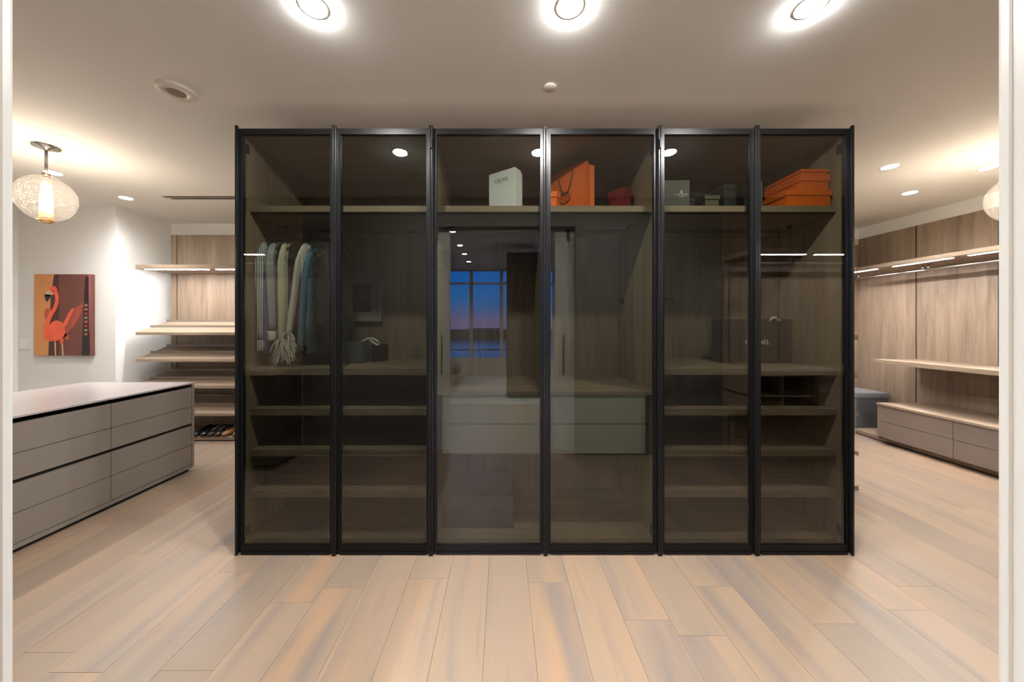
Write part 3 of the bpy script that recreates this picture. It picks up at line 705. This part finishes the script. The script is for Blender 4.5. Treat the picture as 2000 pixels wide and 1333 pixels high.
t = thing('storage_case', (-.16, 2.4, .0585), 'large black lidded case on the wardrobe floor below the left drawers', 'case')
put('body', B(-.392, .073, 2.225, 2.58, .0585, .205, bev=.003), black_card, t)
put('lid', B(-.395, .076, 2.222, 2.583, .205, .268, bev=.003), plain('black_case_lid', (.03, .03, .033), .4), t)

# ------------------------------------------------------------------ clothes on hangers
YR = 2.41; ZR = 2.045+.0125
def hanger(x, k):
    t = thing('clothes_hanger', (x, YR, ZR), 'slim black clothes hanger with pale metal hook, %s' % k, 'hanger', 'hangers on the wardrobe rail')
    bm = bmesh.new()
    pts = [(x, YR, ZR-.075)]
    pts.append((x, YR, ZR-.045)); pts.append((x, YR+.012, ZR-.03)); pts.append((x, YR+.0185, ZR-.012))
    for i in range(9):
        a = -PI*.05+PI*1.0*i/8; pts.append((x, YR+.0175*math.cos(a), ZR-.014+.0185*math.sin(a)))
    tube(bm, pts, .0018, 6); put('hook', bm, steel, t, True)
    bm = bmesh.new()
    tube(bm, [(x, YR-.20, ZR-.145), (x, YR-.12, ZR-.112), (x, YR-.02, ZR-.078), (x, YR, ZR-.073), (x, YR+.02, ZR-.078), (x, YR+.12, ZR-.112), (x, YR+.20, ZR-.145)], [.005, .007, .008, .008, .008, .007, .005], 8)
    put('shoulder_bar', bm, black_m, t, True)
    return t
def ell(cx, cyy, z, ax, ay, n=24, ph=0, fold=0, kf=5):
    out = []
    for i in range(n):
        a = 2*PI*i/n; m_ = 1+fold*math.sin(kf*a+ph)
        out.append(Vector((cx+ax*m_*math.cos(a), cyy+ay*(1+.3*(m_-1))*math.sin(a), z)))
    return out
def garment(name, x, mat, label, zbot=1.25, zsl=1.22, thick=.026, sl=(.026, .042), half=.205, cuff=None, lean=0, cat='shirt', front=True, sl_lean=0, collar=True, drop=0):
    t = thing(name, (x, YR, ZR-.07), label, cat, 'clothes on the wardrobe rail')
    zt = ZR-.082-drop
    ph = random.random()*6
    rings = []
    for z, ay, ax in ((zt, .045, .016), (zt-.02, .09, thick*.8), (zt-.045, .155, thick*.9), (zt-.075, half, thick), (zt-.13, half+.008, thick), (zt-.3, half, thick*1.1), (zt-.55, half+.005, thick*1.2), (zbot, half+.015, thick*1.3)):
        k = (zt-z)/.8
        rings.append(ell(x+lean*k, YR, z, ax, ay, 28, ph+z*3, .16*min(1, k*2), 6))
    bm = bmesh.new(); loft(bm, rings); put('torso', bm, mat, t, True)
    for sgn in ((-1, 1) if front else (1,)):
        rings = []
        y0 = YR+sgn*(half-.035)
        n = 10
        for i in range(n+1):
            s = i/n; z = zt-.058-(zt-.058-zsl)*s
            yy = y0+sgn*(.045*math.sin(min(1, s*4)*PI/2)) - sgn*.01*s
            bulge = 1+.16*math.sin(s*9+ph)*.6
            rings.append(ell(x+lean*s+sl_lean*s*(1 if sgn < 0 else .3), yy, z, sl[0]*(.75+.35*min(1, s*5))*bulge, sl[1]*(.6+.4*min(1, s*6))*(1-.18*s), 18, ph+z*6, .14, 4))
        bm = bmesh.new(); loft(bm, rings); put('sleeve', bm, mat, t, True)
        if cuff:
            r2 = []
            for i in range(4):
                z = zsl-.004-.065*i/3
                r2.append(ell(x+lean+sl_lean*(1 if sgn < 0 else .3), YR+sgn*(half), z, sl[0]*1.12, sl[1]*.92, 18, 0, .04, 4))
            bm = bmesh.new(); loft(bm, r2); put('cuff', bm, cuff, t, True)
    if collar:
        bm = bmesh.new(); loft(bm, [ell(x, YR, zt-.006, .02, .06, 20), ell(x, YR, zt+.018, .018, .052, 20)]); put('collar', bm, mat, t, True)
    return t
XG = [-1.545, -1.498, -1.425, -1.30, -1.262, -1.18]
for x, w_ in zip(XG, ('first on the wardrobe rail from left', 'holding the pale shirt with flared cuffs', 'holding the left feather-cuffed top', 'holding the right feather-cuffed top', 'holding the steel blue coat', 'holding the dark fur coat')): hanger(x, w_)
for x, w_ in zip((-1.522, -1.462, -1.392, -1.335, -1.222, -1.14), ('holding the blue shirt', 'holding the added black jacket', 'holding the added black dress', 'bare, before the right feather-cuffed top', 'squeezed between the blue and fur coats', 'bare, rightmost on the rail')): hanger(x, w_)
garment('striped_shirt', XG[0], stripe_a, 'pale shirt with dark stripes and cuffs, leftmost on the rail', 1.24, 1.29, cuff=stripe_a, sl=(.024, .044), thick=.02, half=.215)
garment('blue_shirt', -1.520, blue_cloth, 'blue shirt between the striped shirt and the pale cuffed shirt', 1.22, 1.20, sl=(.014, .03), half=.205, drop=.02, collar=False, thick=.014)
garment('striped_shirt', XG[1], stripe_b, 'pale shirt with fine stripes and wide flared cuffs, third on the rail', 1.30, 1.35, cuff=white_cloth, sl=(.022, .036), half=.205, thick=.018, sl_lean=.012)
garment('dark_gap_jacket', -1.462, black_cloth, 'black jacket added as a dark gap right of the pale cuffed shirt', 1.16, 1.2, front=False, half=.185, cat='jacket', thick=.022)  # black garments added to cover pale torsos and leave dark gaps
garment('dark_gap_dress', -1.392, black_cloth, 'long black dress added as a dark gap between the two feather-cuffed tops', 1.16, 1.2, front=False, half=.175, cat='dress', thick=.02, drop=.01)
# feather-trimmed cream tops
def feathers(parent, x, yy, z0, z1, n):
    bm = bmesh.new()
    for i in range(n):
        a = random.uniform(0, 2*PI); zz = random.uniform(z1+.05, z0); r0 = .012
        L2 = random.uniform(.05, .10); d = Vector((math.cos(a)*.55, -abs(math.sin(a))*.25, random.uniform(-.2, .35)))
        p = Vector((x+r0*math.cos(a), yy+r0*math.sin(a), zz)); pts = [p]
        for s in range(4):
            d = d+Vector((0, 0, -.38)); p = p+d.normalized()*L2/4; pts.append(p)
        tube(bm, pts, [.0028, .0026, .0022, .0018, .0008], 4)
    ob = put('feather_cuff', bm, feather_m, parent); ob['kind'] = 'stuff'; ob['label'] = 'shaggy white feather cuff'
g = garment('feather_trimmed_top', XG[2], cream_cloth, 'cream top with shaggy white feather cuff, left of the pair', 1.25, 1.26, thick=.014, sl=(.015, .034), half=.205, cat='top', collar=False)
feathers(g, XG[2]+.004, YR-.215, 1.30, 1.13, 70)
g = garment('feather_trimmed_top', XG[3], white_cloth, 'white top with shaggy feather cuff, right of the pair', 1.25, 1.30, thick=.012, sl=(.012, .034), half=.195, cat='top', collar=False, sl_lean=-.085)
feathers(g, XG[3]-.082, YR-.205, 1.34, 1.16, 80)
garment('blue_coat', XG[4], teal_cloth, 'steel blue coat left of the dark fur coat', 1.2, 1.22, thick=.016, sl=(.016, .034), half=.185, cat='coat', collar=False, drop=.05, sl_lean=-.055)
g = garment('fur_coat', XG[5], fur_m, 'dark shaggy fur coat, rightmost garment on the rail', 1.21, 1.37, thick=.045, sl=(.042, .05), half=.17, cat='coat', collar=False)
bm = bmesh.new()
for i in range(2600):
    z = random.uniform(1.3, 1.94); side = random.random()
    if side < .5: x = XG[5]+random.choice((-1, 1))*random.uniform(.03, .06); yy = YR+random.uniform(-.19, .1)
    else:
        a = random.uniform(0, 2*PI); x = XG[5]+.05*math.cos(a); yy = YR-.17+.055*math.sin(a)
    if z > 1.86: x = XG[5]+random.uniform(-.04, .04)
    d = Vector((random.uniform(-1, 1), random.uniform(-1, .3), random.uniform(-1.6, -.2))).normalized()*random.uniform(.02, .05)
    p = Vector((x, yy, z)); s = d.cross(Vector((0, .3, 1))).normalized()*.0025
    bm.faces.new([bm.verts.new(p-s), bm.verts.new(p+s), bm.verts.new(p+d)])
fo = put('fur_strands', bm, fur_m, g); fo['kind'] = 'stuff'

# ------------------------------------------------------------------ island
t = thing('island_dresser', (-3.46, 2.2, 0), 'long taupe dresser island with flush drawers and smooth pale top', 'dresser')
IX0, IX1, IY0, IY1, IZ = -3.98, -2.94, 1.15, 3.26, .835
put('carcass', B(IX0+.02, IX1-.03, IY0+.03, IY1-.02, .06, IZ-.05), gap_m, t)
put('plinth', B(IX0+.05, IX1-.035, IY0+.04, IY1-.03, 0, .06), black_m, t)
put('top', B(IX0, IX1, IY0, IY1, IZ-.014, IZ, bev=.002), island_top_m, t)
put('end_panel', B(IX0, IX1, IY1-.024, IY1, .03, IZ-.014), lacq, t)
put('end_panel', B(IX0, IX1, IY0, IY0+.024, .03, IZ-.014), lacq, t)
put('back_panel', B(IX0, IX0+.022, IY0+.024, IY1-.024, .03, IZ-.014), lacq, t)
put('base_rail', B(IX1-.03, IX1-.004, IY0+.024, IY1-.024, .028, .060), lacq, t)
rows = ((.064, .245), (.249, .425), (.450, .606), (.610, .790))
cols = ((2.569, 3.234), (1.873, 2.565), (1.176, 1.869))
for y0, y1 in cols:
    for z0, z1 in rows: put('drawer', B(IX1-.024, IX1-.001, y0, y1, z0, z1, bev=.0012), lacq, t)

# ------------------------------------------------------------------ canvas picture and switch on the white wall
t = thing('canvas_picture', (-5.0, YF, 1.03), 'tall canvas picture of an orange-pink flamingo on the white wall', 'picture')
cx0, cx1, cz0, cz1 = -5.325, -4.685, 1.03, 1.957; yc = YF-.045
put('canvas', B(cx0, cx1, yc, YF-.001, cz0, cz1, bev=.002), plain('canvas_mauve', (.16, .055, .045), .7, var=.35, bscale=3), t)
def cv(u, v): return (cx0+(u-105)/(882-105)*(cx1-cx0), cz1-(v-82)/(1222-82)*(cz1-cz0))
def pr(name, pts, mat, lay):
    bm = bmesh.new(); poly_prism(bm, [cv(*p) for p in pts], yc-.0006*lay-.0004, yc-.0006*lay+.0008)
    put(name, bm, mat, t)
def strokep(pts, ws):
    out1 = []; out2 = []
    for i, p in enumerate(pts):
        a = Vector(pts[max(i-1, 0)]); b2 = Vector(pts[min(i+1, len(pts)-1)]); d = (b2-a).normalized(); n = Vector((-d.y, d.x))*ws[i]
        out1.append(tuple(Vector(p)+n)); out2.append(tuple(Vector(p)-n))
    return out1+out2[::-1]
def circ(cx_, cy_, rx, ry, n=28): return [(cx_+rx*math.cos(2*PI*i/n), cy_+ry*math.sin(2*PI*i/n)) for i in range(n)]
og = plain('print_orange_ground', (.62, .27, .10), .7, var=.15, bscale=3); dk = plain('print_dark', (.035, .015, .012), .7)
pk = plain('print_flamingo', (.78, .12, .055), .65, var=.25, bscale=9); pk2 = plain('print_flamingo_shade', (.50, .085, .05), .65, var=.3, bscale=14)
wg = plain('print_wing', (.33, .075, .05), .7, var=.5, bscale=40); cr = plain('print_cream', (.62, .45, .28), .7); blk = plain('print_black', (.012, .012, .012), .6)
pr('orange_ground', [(105, 82), (382, 82), (335, 400), (300, 1220), (105, 1220)], og, 1)
pr('shadow_band', [(382, 84), (440, 84), (440, 1000), (450, 1220), (300, 1220), (335, 400)], plain('print_shadow_band', (.075, .028, .024), .7), 1)
pr('post_edge', [(812, 120), (838, 115), (858, 122), (868, 1222), (762, 1222), (790, 500)], blk, 2)
pr('pink_edge', [(838, 84), (882, 90), (872, 900), (864, 900), (856, 122)], plain('print_pink', (.45, .10, .13), .7), 1)
for i in range(8): pr('ember_mark', [(800, 505+i*58), (842, 500+i*58), (846, 528+i*58), (800, 532+i*58)], plain('print_ember_%d' % i, ((.3, .25, .2), (.5, .12, .03), (.35, .05, .02))[i % 3], .7), 3)
pr('far_wing', [(250, 600), (275, 560), (330, 555), (345, 590), (330, 640), (290, 700), (270, 720), (248, 680)], pk2, 2)
pr('wing', [(505, 870), (560, 760), (620, 640), (660, 560), (760, 500), (800, 450), (785, 540), (760, 620), (735, 700), (690, 770), (640, 830), (590, 880), (545, 960), (510, 960)], wg, 3)
pr('tail', [(520, 930), (580, 900), (590, 990), (540, 1000)], pk2, 3)
pr('wing_edge', strokep([(490, 850), (560, 730), (600, 640), (645, 560)], [26, 24, 24, 12]), pk, 4)
for i in range(5):
    pr('feather', strokep([(600+i*22, 840-i*62), (650+i*22, 790-i*60), (690+i*20, 730-i*55)], [7, 9, 4]), pk2, 4)
pr('body', circ(420, 870, 115, 140), pk, 5)
pr('leg', strokep([(398, 1010), (400, 1110), (405, 1220)], [10, 8, 7]), cr, 4)
pr('leg', strokep([(492, 1010), (500, 1110), (506, 1220)], [10, 8, 7]), cr, 4)
pr('thigh', [(380, 990), (415, 990), (408, 1045), (390, 1045)], pk, 5)
pr('thigh', [(455, 990), (520, 985), (505, 1060), (480, 1060)], pk, 5)
pr('neck', strokep([(405, 330), (425, 400), (425, 470), (395, 560), (345, 640), (305, 720), (285, 800), (278, 880), (290, 950), (330, 985), (420, 960)], [32, 24, 24, 26, 28, 32, 34, 36, 44, 40, 40]), pk, 6)
pr('head', circ(378, 305, 50, 58), pk, 7)
pr('beak', [(255, 365), (290, 320), (320, 308), (365, 340), (375, 368), (320, 385), (262, 380)], cr, 8)
pr('beak_tip', [(257, 362), (340, 368), (335, 400), (310, 440), (288, 470), (268, 440), (258, 400)], blk, 8)
pr('eye', circ(380, 320, 8, 8, 12), blk, 8)
t = thing('light_switch', (-5.5, YF, 1.10), 'white double rocker light switch left of the flamingo picture', 'switch')
sw_m = plain('switch_white', (.92, .92, .90), .35)
put('plate', B(-5.553, -5.437, YF-.008, YF-.0005, 1.098, 1.222, bev=.002), sw_m, t)
for x in (-5.52, -5.47): put('rocker', B(x-.018, x+.018, YF-.014, YF-.008, 1.125, 1.195, bev=.002), sw_m, t)

# ------------------------------------------------------------------ fitted oak units
def tb(T, l0, l1, d0, d1, z0, z1, bev=0):
    """box in unit coordinates: l along the wall, d out from the wall"""
    bm = bmesh.new(); box(bm, l0, l1, d0, d1, z0, z1, bev=bev)
    for v in bm.verts: v.co = Vector((*T(v.co.x, v.co.y), v.co.z))
    return bm
def led(T, parent, l0, l1, d, z):
    bm = tb(T, l0, l1, d-.018, d+.018, z-.0015, z+.002); return put('led_strip', bm, led_em, parent)
def shoe_unit(T, length, label, panels, leds, wl, wup=wood_z):
    t = thing('shoe_shelving', (*T(length/2, 0), 0), label, 'shelving')
    for a, b_ in panels: put('back_panel', tb(T, a+.002, b_-.002, -.04, 0, .02, 2.558), wup, t)
    for p, q in panels[1:]: put('joint_strip', tb(T, p-.005, p+.005, -.038, .0008, .02, 2.558), gap_m, t)
    put('light_shelf', tb(T, 0, length, 0, .43, 2.046, 2.095, .001), wl, t)
    for a, b_ in leds: led(T, t, a, b_, .37, 2.046)
    for zt in (1.292, .974, .659, .332):
        bm = bmesh.new(); s = .34
        for l0, l1 in ((.0, length),):
            vs = []
            for (d, z) in ((.43, zt-.032), (.43, zt), (.0, zt+.43*s), (.0, zt+.43*s-.032)):
                vs.append([bm.verts.new((*T(l, d), z)) for l in (l0, l1)])
            for i in range(4): bm.faces.new((vs[i][0], vs[i][1], vs[(i+1) % 4][1], vs[(i+1) % 4][0]))
            bm.faces.new([v[0] for v in vs]); bm.faces.new([v[1] for v in vs][::-1])
        sh = put('sloped_shelf', bm, wl, t)
        for d in (.26, .055):
            zz = zt+(.43-d)*s
            put('heel_rail', tb(T, .004, length-.004, d-.005, d+.005, zz-.002, zz+.026), lacq, sh)
    put('base_shelf', tb(T, 0, length, 0, .43, .014, .055, .001), wl, t)
    put('plinth', tb(T, .03, length, 0, .38, 0, .014), gap_m, t)
    return t
XS = -4.343; YS = 4.475
T1 = lambda l, d: (XS+l, YS-d)
shoe_unit(T1, 2.4, 'oak shoe shelving with sloped shelves on the back wall left of the wardrobe',
          [(0, .081), (.081, .851), (.851, 1.62), (1.62, 2.4)], [(.06, .81), (.91, 1.66), (1.76, 2.35)], wood_x)
XT = 2.512; YT = 2.82
T2 = lambda l, d: (XT+d, YT+l)
shoe_unit(T2, 1.3, 'oak shoe shelf tower whose shelf ends peek out right of the wardrobe',
          [(0, .65), (.65, 1.3)], [(.06, .62), (.70, 1.25)], wood_y)

def hang_unit(T, L, label, panels, leds, rods, wl, joints_slab=None, shelf_l=None, slab=None, ztop=2.586, dd=.64):
    t = thing('hanging_unit', (*T(L/2, 0), 0), label, 'closet unit')
    for a, b_ in panels: put('back_panel', tb(T, a+.003, b_-.003, 0, .02, .02, ztop), wood_z, t)
    a, b_ = shelf_l
    for p, q in panels[1:]: put('joint_strip', tb(T, p-.006, p+.006, .001, .0208, .02, ztop), gap_m, t)
    put('light_shelf', tb(T, a, b_, .02, dd, 2.050, 2.092, .001), wl, t)
    for p, q in leds: led(T, t, p, q, dd-.085, 2.050)
    for p, q in rods:
        bm = bmesh.new()
        u = Vector((*T(p, dd*.52), 1.995)); v = Vector((*T(q, dd*.52), 1.995)); cyl(bm, u, v, .012)
        r_ = put('hanging_rod', bm, steel, t, True)
        for l in (p+.02, q-.02):
            bm = bmesh.new(); c_ = Vector((*T(l, dd*.52), 1.995)); cyl(bm, c_, c_+Vector((0, 0, .056)), .008, seg=10)
            put('rod_bracket', bm, chrome, r_, True)
    if slab: put('slab_shelf', tb(T, slab[0], slab[1], .02, .55, .918, .965, .001), wl, t)
    return t
# right wall: l runs from the back corner towards the camera
T3 = lambda l, d: (XR-d, YB-l)
u = hang_unit(T3, 3.4, 'oak hanging unit along the right wall with lit shelf and rods', [(0, .69), (.69, 1.38), (1.38, 2.07), (2.07, 2.76), (2.76, 3.4)],
              [(.12, .74), (.92, 1.43), (1.555, 2.14), (2.26, 2.85)], [(.30, 1.03), (1.04, 1.72), (1.73, 2.6)], wood_y, shelf_l=(.0, 3.4), slab=(.70, 3.4))
put('platform', tb(T3, .0, 3.4, .02, .57, .012, .055, .001), wood_y, u)
put('toe_recess', tb(T3, .0, 3.4, .02, .53, 0, .012), gap_m, u)
put('drawer_carcass', tb(T3, .84, 2.86, .02, .62, .075, .442), gap_m, u)
put('drawer_top', tb(T3, .83, 2.87, .02, .66, .444, .469, .001), wood_y, u)
for k in range(3):
    for z0, z1 in ((.076, .259), (.263, .440)):
        put('drawer', tb(T3, .832+k*.675, .832+(k+1)*.675-.004, .62, .648, z0, z1, .0012), rlacq, u)
put('end_panel', tb(T3, .830, .842, .02, .64, .056, .444), rlacq, u)
# back wall right part: l runs from the right corner to the left
T4 = lambda l, d: (XR-.02-l, YB-d)
u = thing('back_wall_unit', (*T4(.9, 0), 0), 'oak panels with lit shelf and low platform on back wall right of the wardrobe', 'closet unit')
for a, b_ in ((0, .9), (.9, 1.8), (1.8, 2.5)): put('back_panel', tb(T4, a+.002, b_-.002, 0, .02, .02, 2.586), wood_z, u)
put('light_shelf', tb(T4, .66, 2.3, .02, .62, 2.050, 2.092, .001), wood_x, u)
led(T4, u, .75, 1.4, .54, 2.050); led(T4, u, 1.5, 2.2, .54, 2.050)
bm = bmesh.new(); cyl(bm, (*T4(.72, .33), 1.995), (*T4(2.2, .33), 1.995), .012); put('hanging_rod', bm, black_al, u, True)
put('platform', tb(T4, .575, 2.3, .02, .54, .012, .055, .001), wood_x, u)
put('toe_recess', tb(T4, .575, 2.3, .02, .50, 0, .012), gap_m, u)
# slate leather trunk on the platform
t = thing('leather_trunk', (4.6, 4.6, .0555), 'slate grey leather trunk on the low oak platform', 'trunk')
put('body', B(4.26, 4.965, 4.385, 4.79, .0555, .43, bev=.012), leather_m, t)
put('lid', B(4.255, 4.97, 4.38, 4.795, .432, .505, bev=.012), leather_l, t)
put('lit_face_strip', B(4.505, 4.535, 4.374, 4.386, .075, .425, bev=.002), leather_l, t)  # lighter strip paints in the narrow lit face of the trunk
put('clasp', B(4.475, 4.495, 4.372, 4.386, .33, .40, bev=.003), black_m, t)
put('clasp', B(4.475, 4.495, 4.372, 4.386, .10, .20, bev=.003), black_m, t)

# units on the doorway wall, seen only as reflections in the glass doors
T5 = lambda l, d: (2.34+l, YW+d)
u = hang_unit(T5, 2.6, 'oak hanging unit on doorway wall to the right, mirrored in the glass', [(0, .06), (.06, .58), (.58, 1.26), (1.26, 1.95), (1.95, 2.6)],
              [(.02, .53), (.63, .92), (1.05, 1.7)], [(.02, .53), (.545, 1.25), (1.265, 1.95)], wood_x, shelf_l=(-.02, 2.6), slab=(.0, 2.6), dd=.48)
cb = put('cubby_case', tb(T5, .62, 1.26, .02, .40, .54, .56), lacq, u)
bm = bmesh.new()
for l in (.0, .31, .62): 
    b2 = tb(T5, l, l+.012, .02, .40, .54, .918); me_ = bpy.data.meshes.new('tmp'); b2.to_mesh(me_); bm.from_mesh(me_); b2.free(); bpy.data.meshes.remove(me_)
for z in (.54, .70):
    b2 = tb(T5, .0, .62, .02, .40, z, z+.012); me_ = bpy.data.meshes.new('tmp'); b2.to_mesh(me_); bm.from_mesh(me_); b2.free(); bpy.data.meshes.remove(me_)
put('cubby_grid', bm, wood_x, u)
put('drawer', tb(T5, .64, 1.25, .40, .42, .56, .735, .001), rlacq, u); put('drawer', tb(T5, .64, 1.25, .40, .42, .74, .915, .001), rlacq, u)
T6 = lambda l, d: (-2.12-l, YW+d)
u = hang_unit(T6, 2.8, 'oak hanging unit on doorway wall to the left, mirrored in the glass', [(0, .7), (.7, 1.4), (1.4, 2.1), (2.1, 2.8)],
              [(.14, .60), (.72, 1.3), (1.4, 2.0)], [(.02, .68), (.70, 1.4), (1.42, 2.1)], wood_x, shelf_l=(0, 2.8), slab=(0, 2.8), dd=.48)
dkl = plain('dark_filler_black', (.03, .027, .024), .5)
for k in range(4): put('dark_filler_box', tb(T6, k*.7+.002, k*.7+.698, .02, .42, .06, .90, .002), dkl, u)  # dark boxes added so the space under the slab mirrors black

# ------------------------------------------------------------------ shoes on the base shelf of the left shelving
def shoe(x, yaw, mat, label, sole, shaft=0, heel=.02, lace=None, L=.26, group=None):
    t = thing('shoe', (x, 4.16, .0555), label, 'shoe', group)
    M = Matrix.Translation((x, 4.16, .0556)) @ Matrix.Rotation(yaw, 4, 'Z')
    prof = [(-.5, .010, .018, .030), (-.46, .030, .016, .042), (-.36, .040, .015, .055), (-.22, .044, .014, .062), (-.05, .040, .016, .075), (.12, .034, .020, .085), (.28, .033, .024, .088), (.42, .032, .025, .085), (.5, .020, .026, .075)]
    rings = []
    for u_, w2, z0, z1 in prof:
        yy = u_*L; ring = []
        for i in range(14):
            a = 2*PI*i/14; ca, sa = math.cos(a), math.sin(a)
            zz = z0 if sa < -.3 else z0+(z1-z0)*max(0, sa)**.7
            ring.append(M @ Vector((ca*w2, yy, zz)))
        rings.append(ring)
    bm = bmesh.new(); loft(bm, rings)
    put('upper', bm, mat, t, True)
    bm = bmesh.new(); pts = []
    for u_, w2, _, _ in prof: pts.append((w2+.003, u_*L))
    outline = pts+[(-a, b_) for a, b_ in pts[::-1]]
    va = [bm.verts.new(M @ Vector((a, b_, 0))) for a, b_ in outline]; vb = [bm.verts.new(M @ Vector((a, b_, .018))) for a, b_ in outline]
    bm.faces.new(va[::-1]); bm.faces.new(vb)
    for i in range(len(va)): bm.faces.new((va[i], va[(i+1) % len(va)], vb[(i+1) % len(va)], vb[i]))
    put('sole', bm, sole, t)
    if shaft:
        bm = bmesh.new(); loft(bm, [[M @ Vector((.032*math.cos(a)*s, .30*L+.05*math.sin(a)*s-off, z)) for a in [2*PI*i/14 for i in range(14)]] for z, s, off in ((.06, .95, 0), (.12, .9, .005), (.20, 1.02, 0), (.06+shaft, 1.15, -.005))])
        put('shaft', bm, mat, t, True)
    if lace:
        for k in range(4):
            bm = bmesh.new(); tube(bm, [M @ Vector((-.02, -.08+k*.028, .070+k*.005)), M @ Vector((0, -.083+k*.028, .080+k*.004)), M @ Vector((.02, -.08+k*.028, .070+k*.005))], .003, 6); put('lace', bm, lace, t, True)
blk_shine = plain('black_patent_leather', (.012, .012, .014), .12); soleb = plain('black_rubber', (.01, .01, .01), .6); brn = plain('tan_brown_suede', (.36, .19, .075), .7, bump=.3, bscale=120, var=.4)
shoe(-3.64, .0, blk_shine, 'glossy black shoe on the base shelf, nearest the island', soleb, 0)
shoe(-3.555, .06, blk_shine, 'glossy black shoe on the base shelf, second from the island', soleb, 0)
shoe(-3.46, -.02, plain('dark_leather', (.03, .022, .02), .3), 'dark low shoe in the middle of the base shelf, left of its pair', soleb, lace=plain('grey_lace', (.2, .2, .2), .8))
shoe(-3.38, .03, bpy.data.materials['dark_leather'], 'dark low shoe in the middle of the base shelf, right of its pair', soleb, lace=bpy.data.materials['grey_lace'])
shoe(-3.26, -.45, brn, 'tan brown lace-up shoe on the base shelf next to the wardrobe', plain('brown_sole', (.09, .05, .03), .7), .05, lace=plain('cream_lace', (.5, .42, .3), .8))
shoe(-3.13, -.4, brn, 'tan brown shoe mostly hidden behind the wardrobe edge', bpy.data.materials['brown_sole'], .05, lace=bpy.data.materials['cream_lace'])
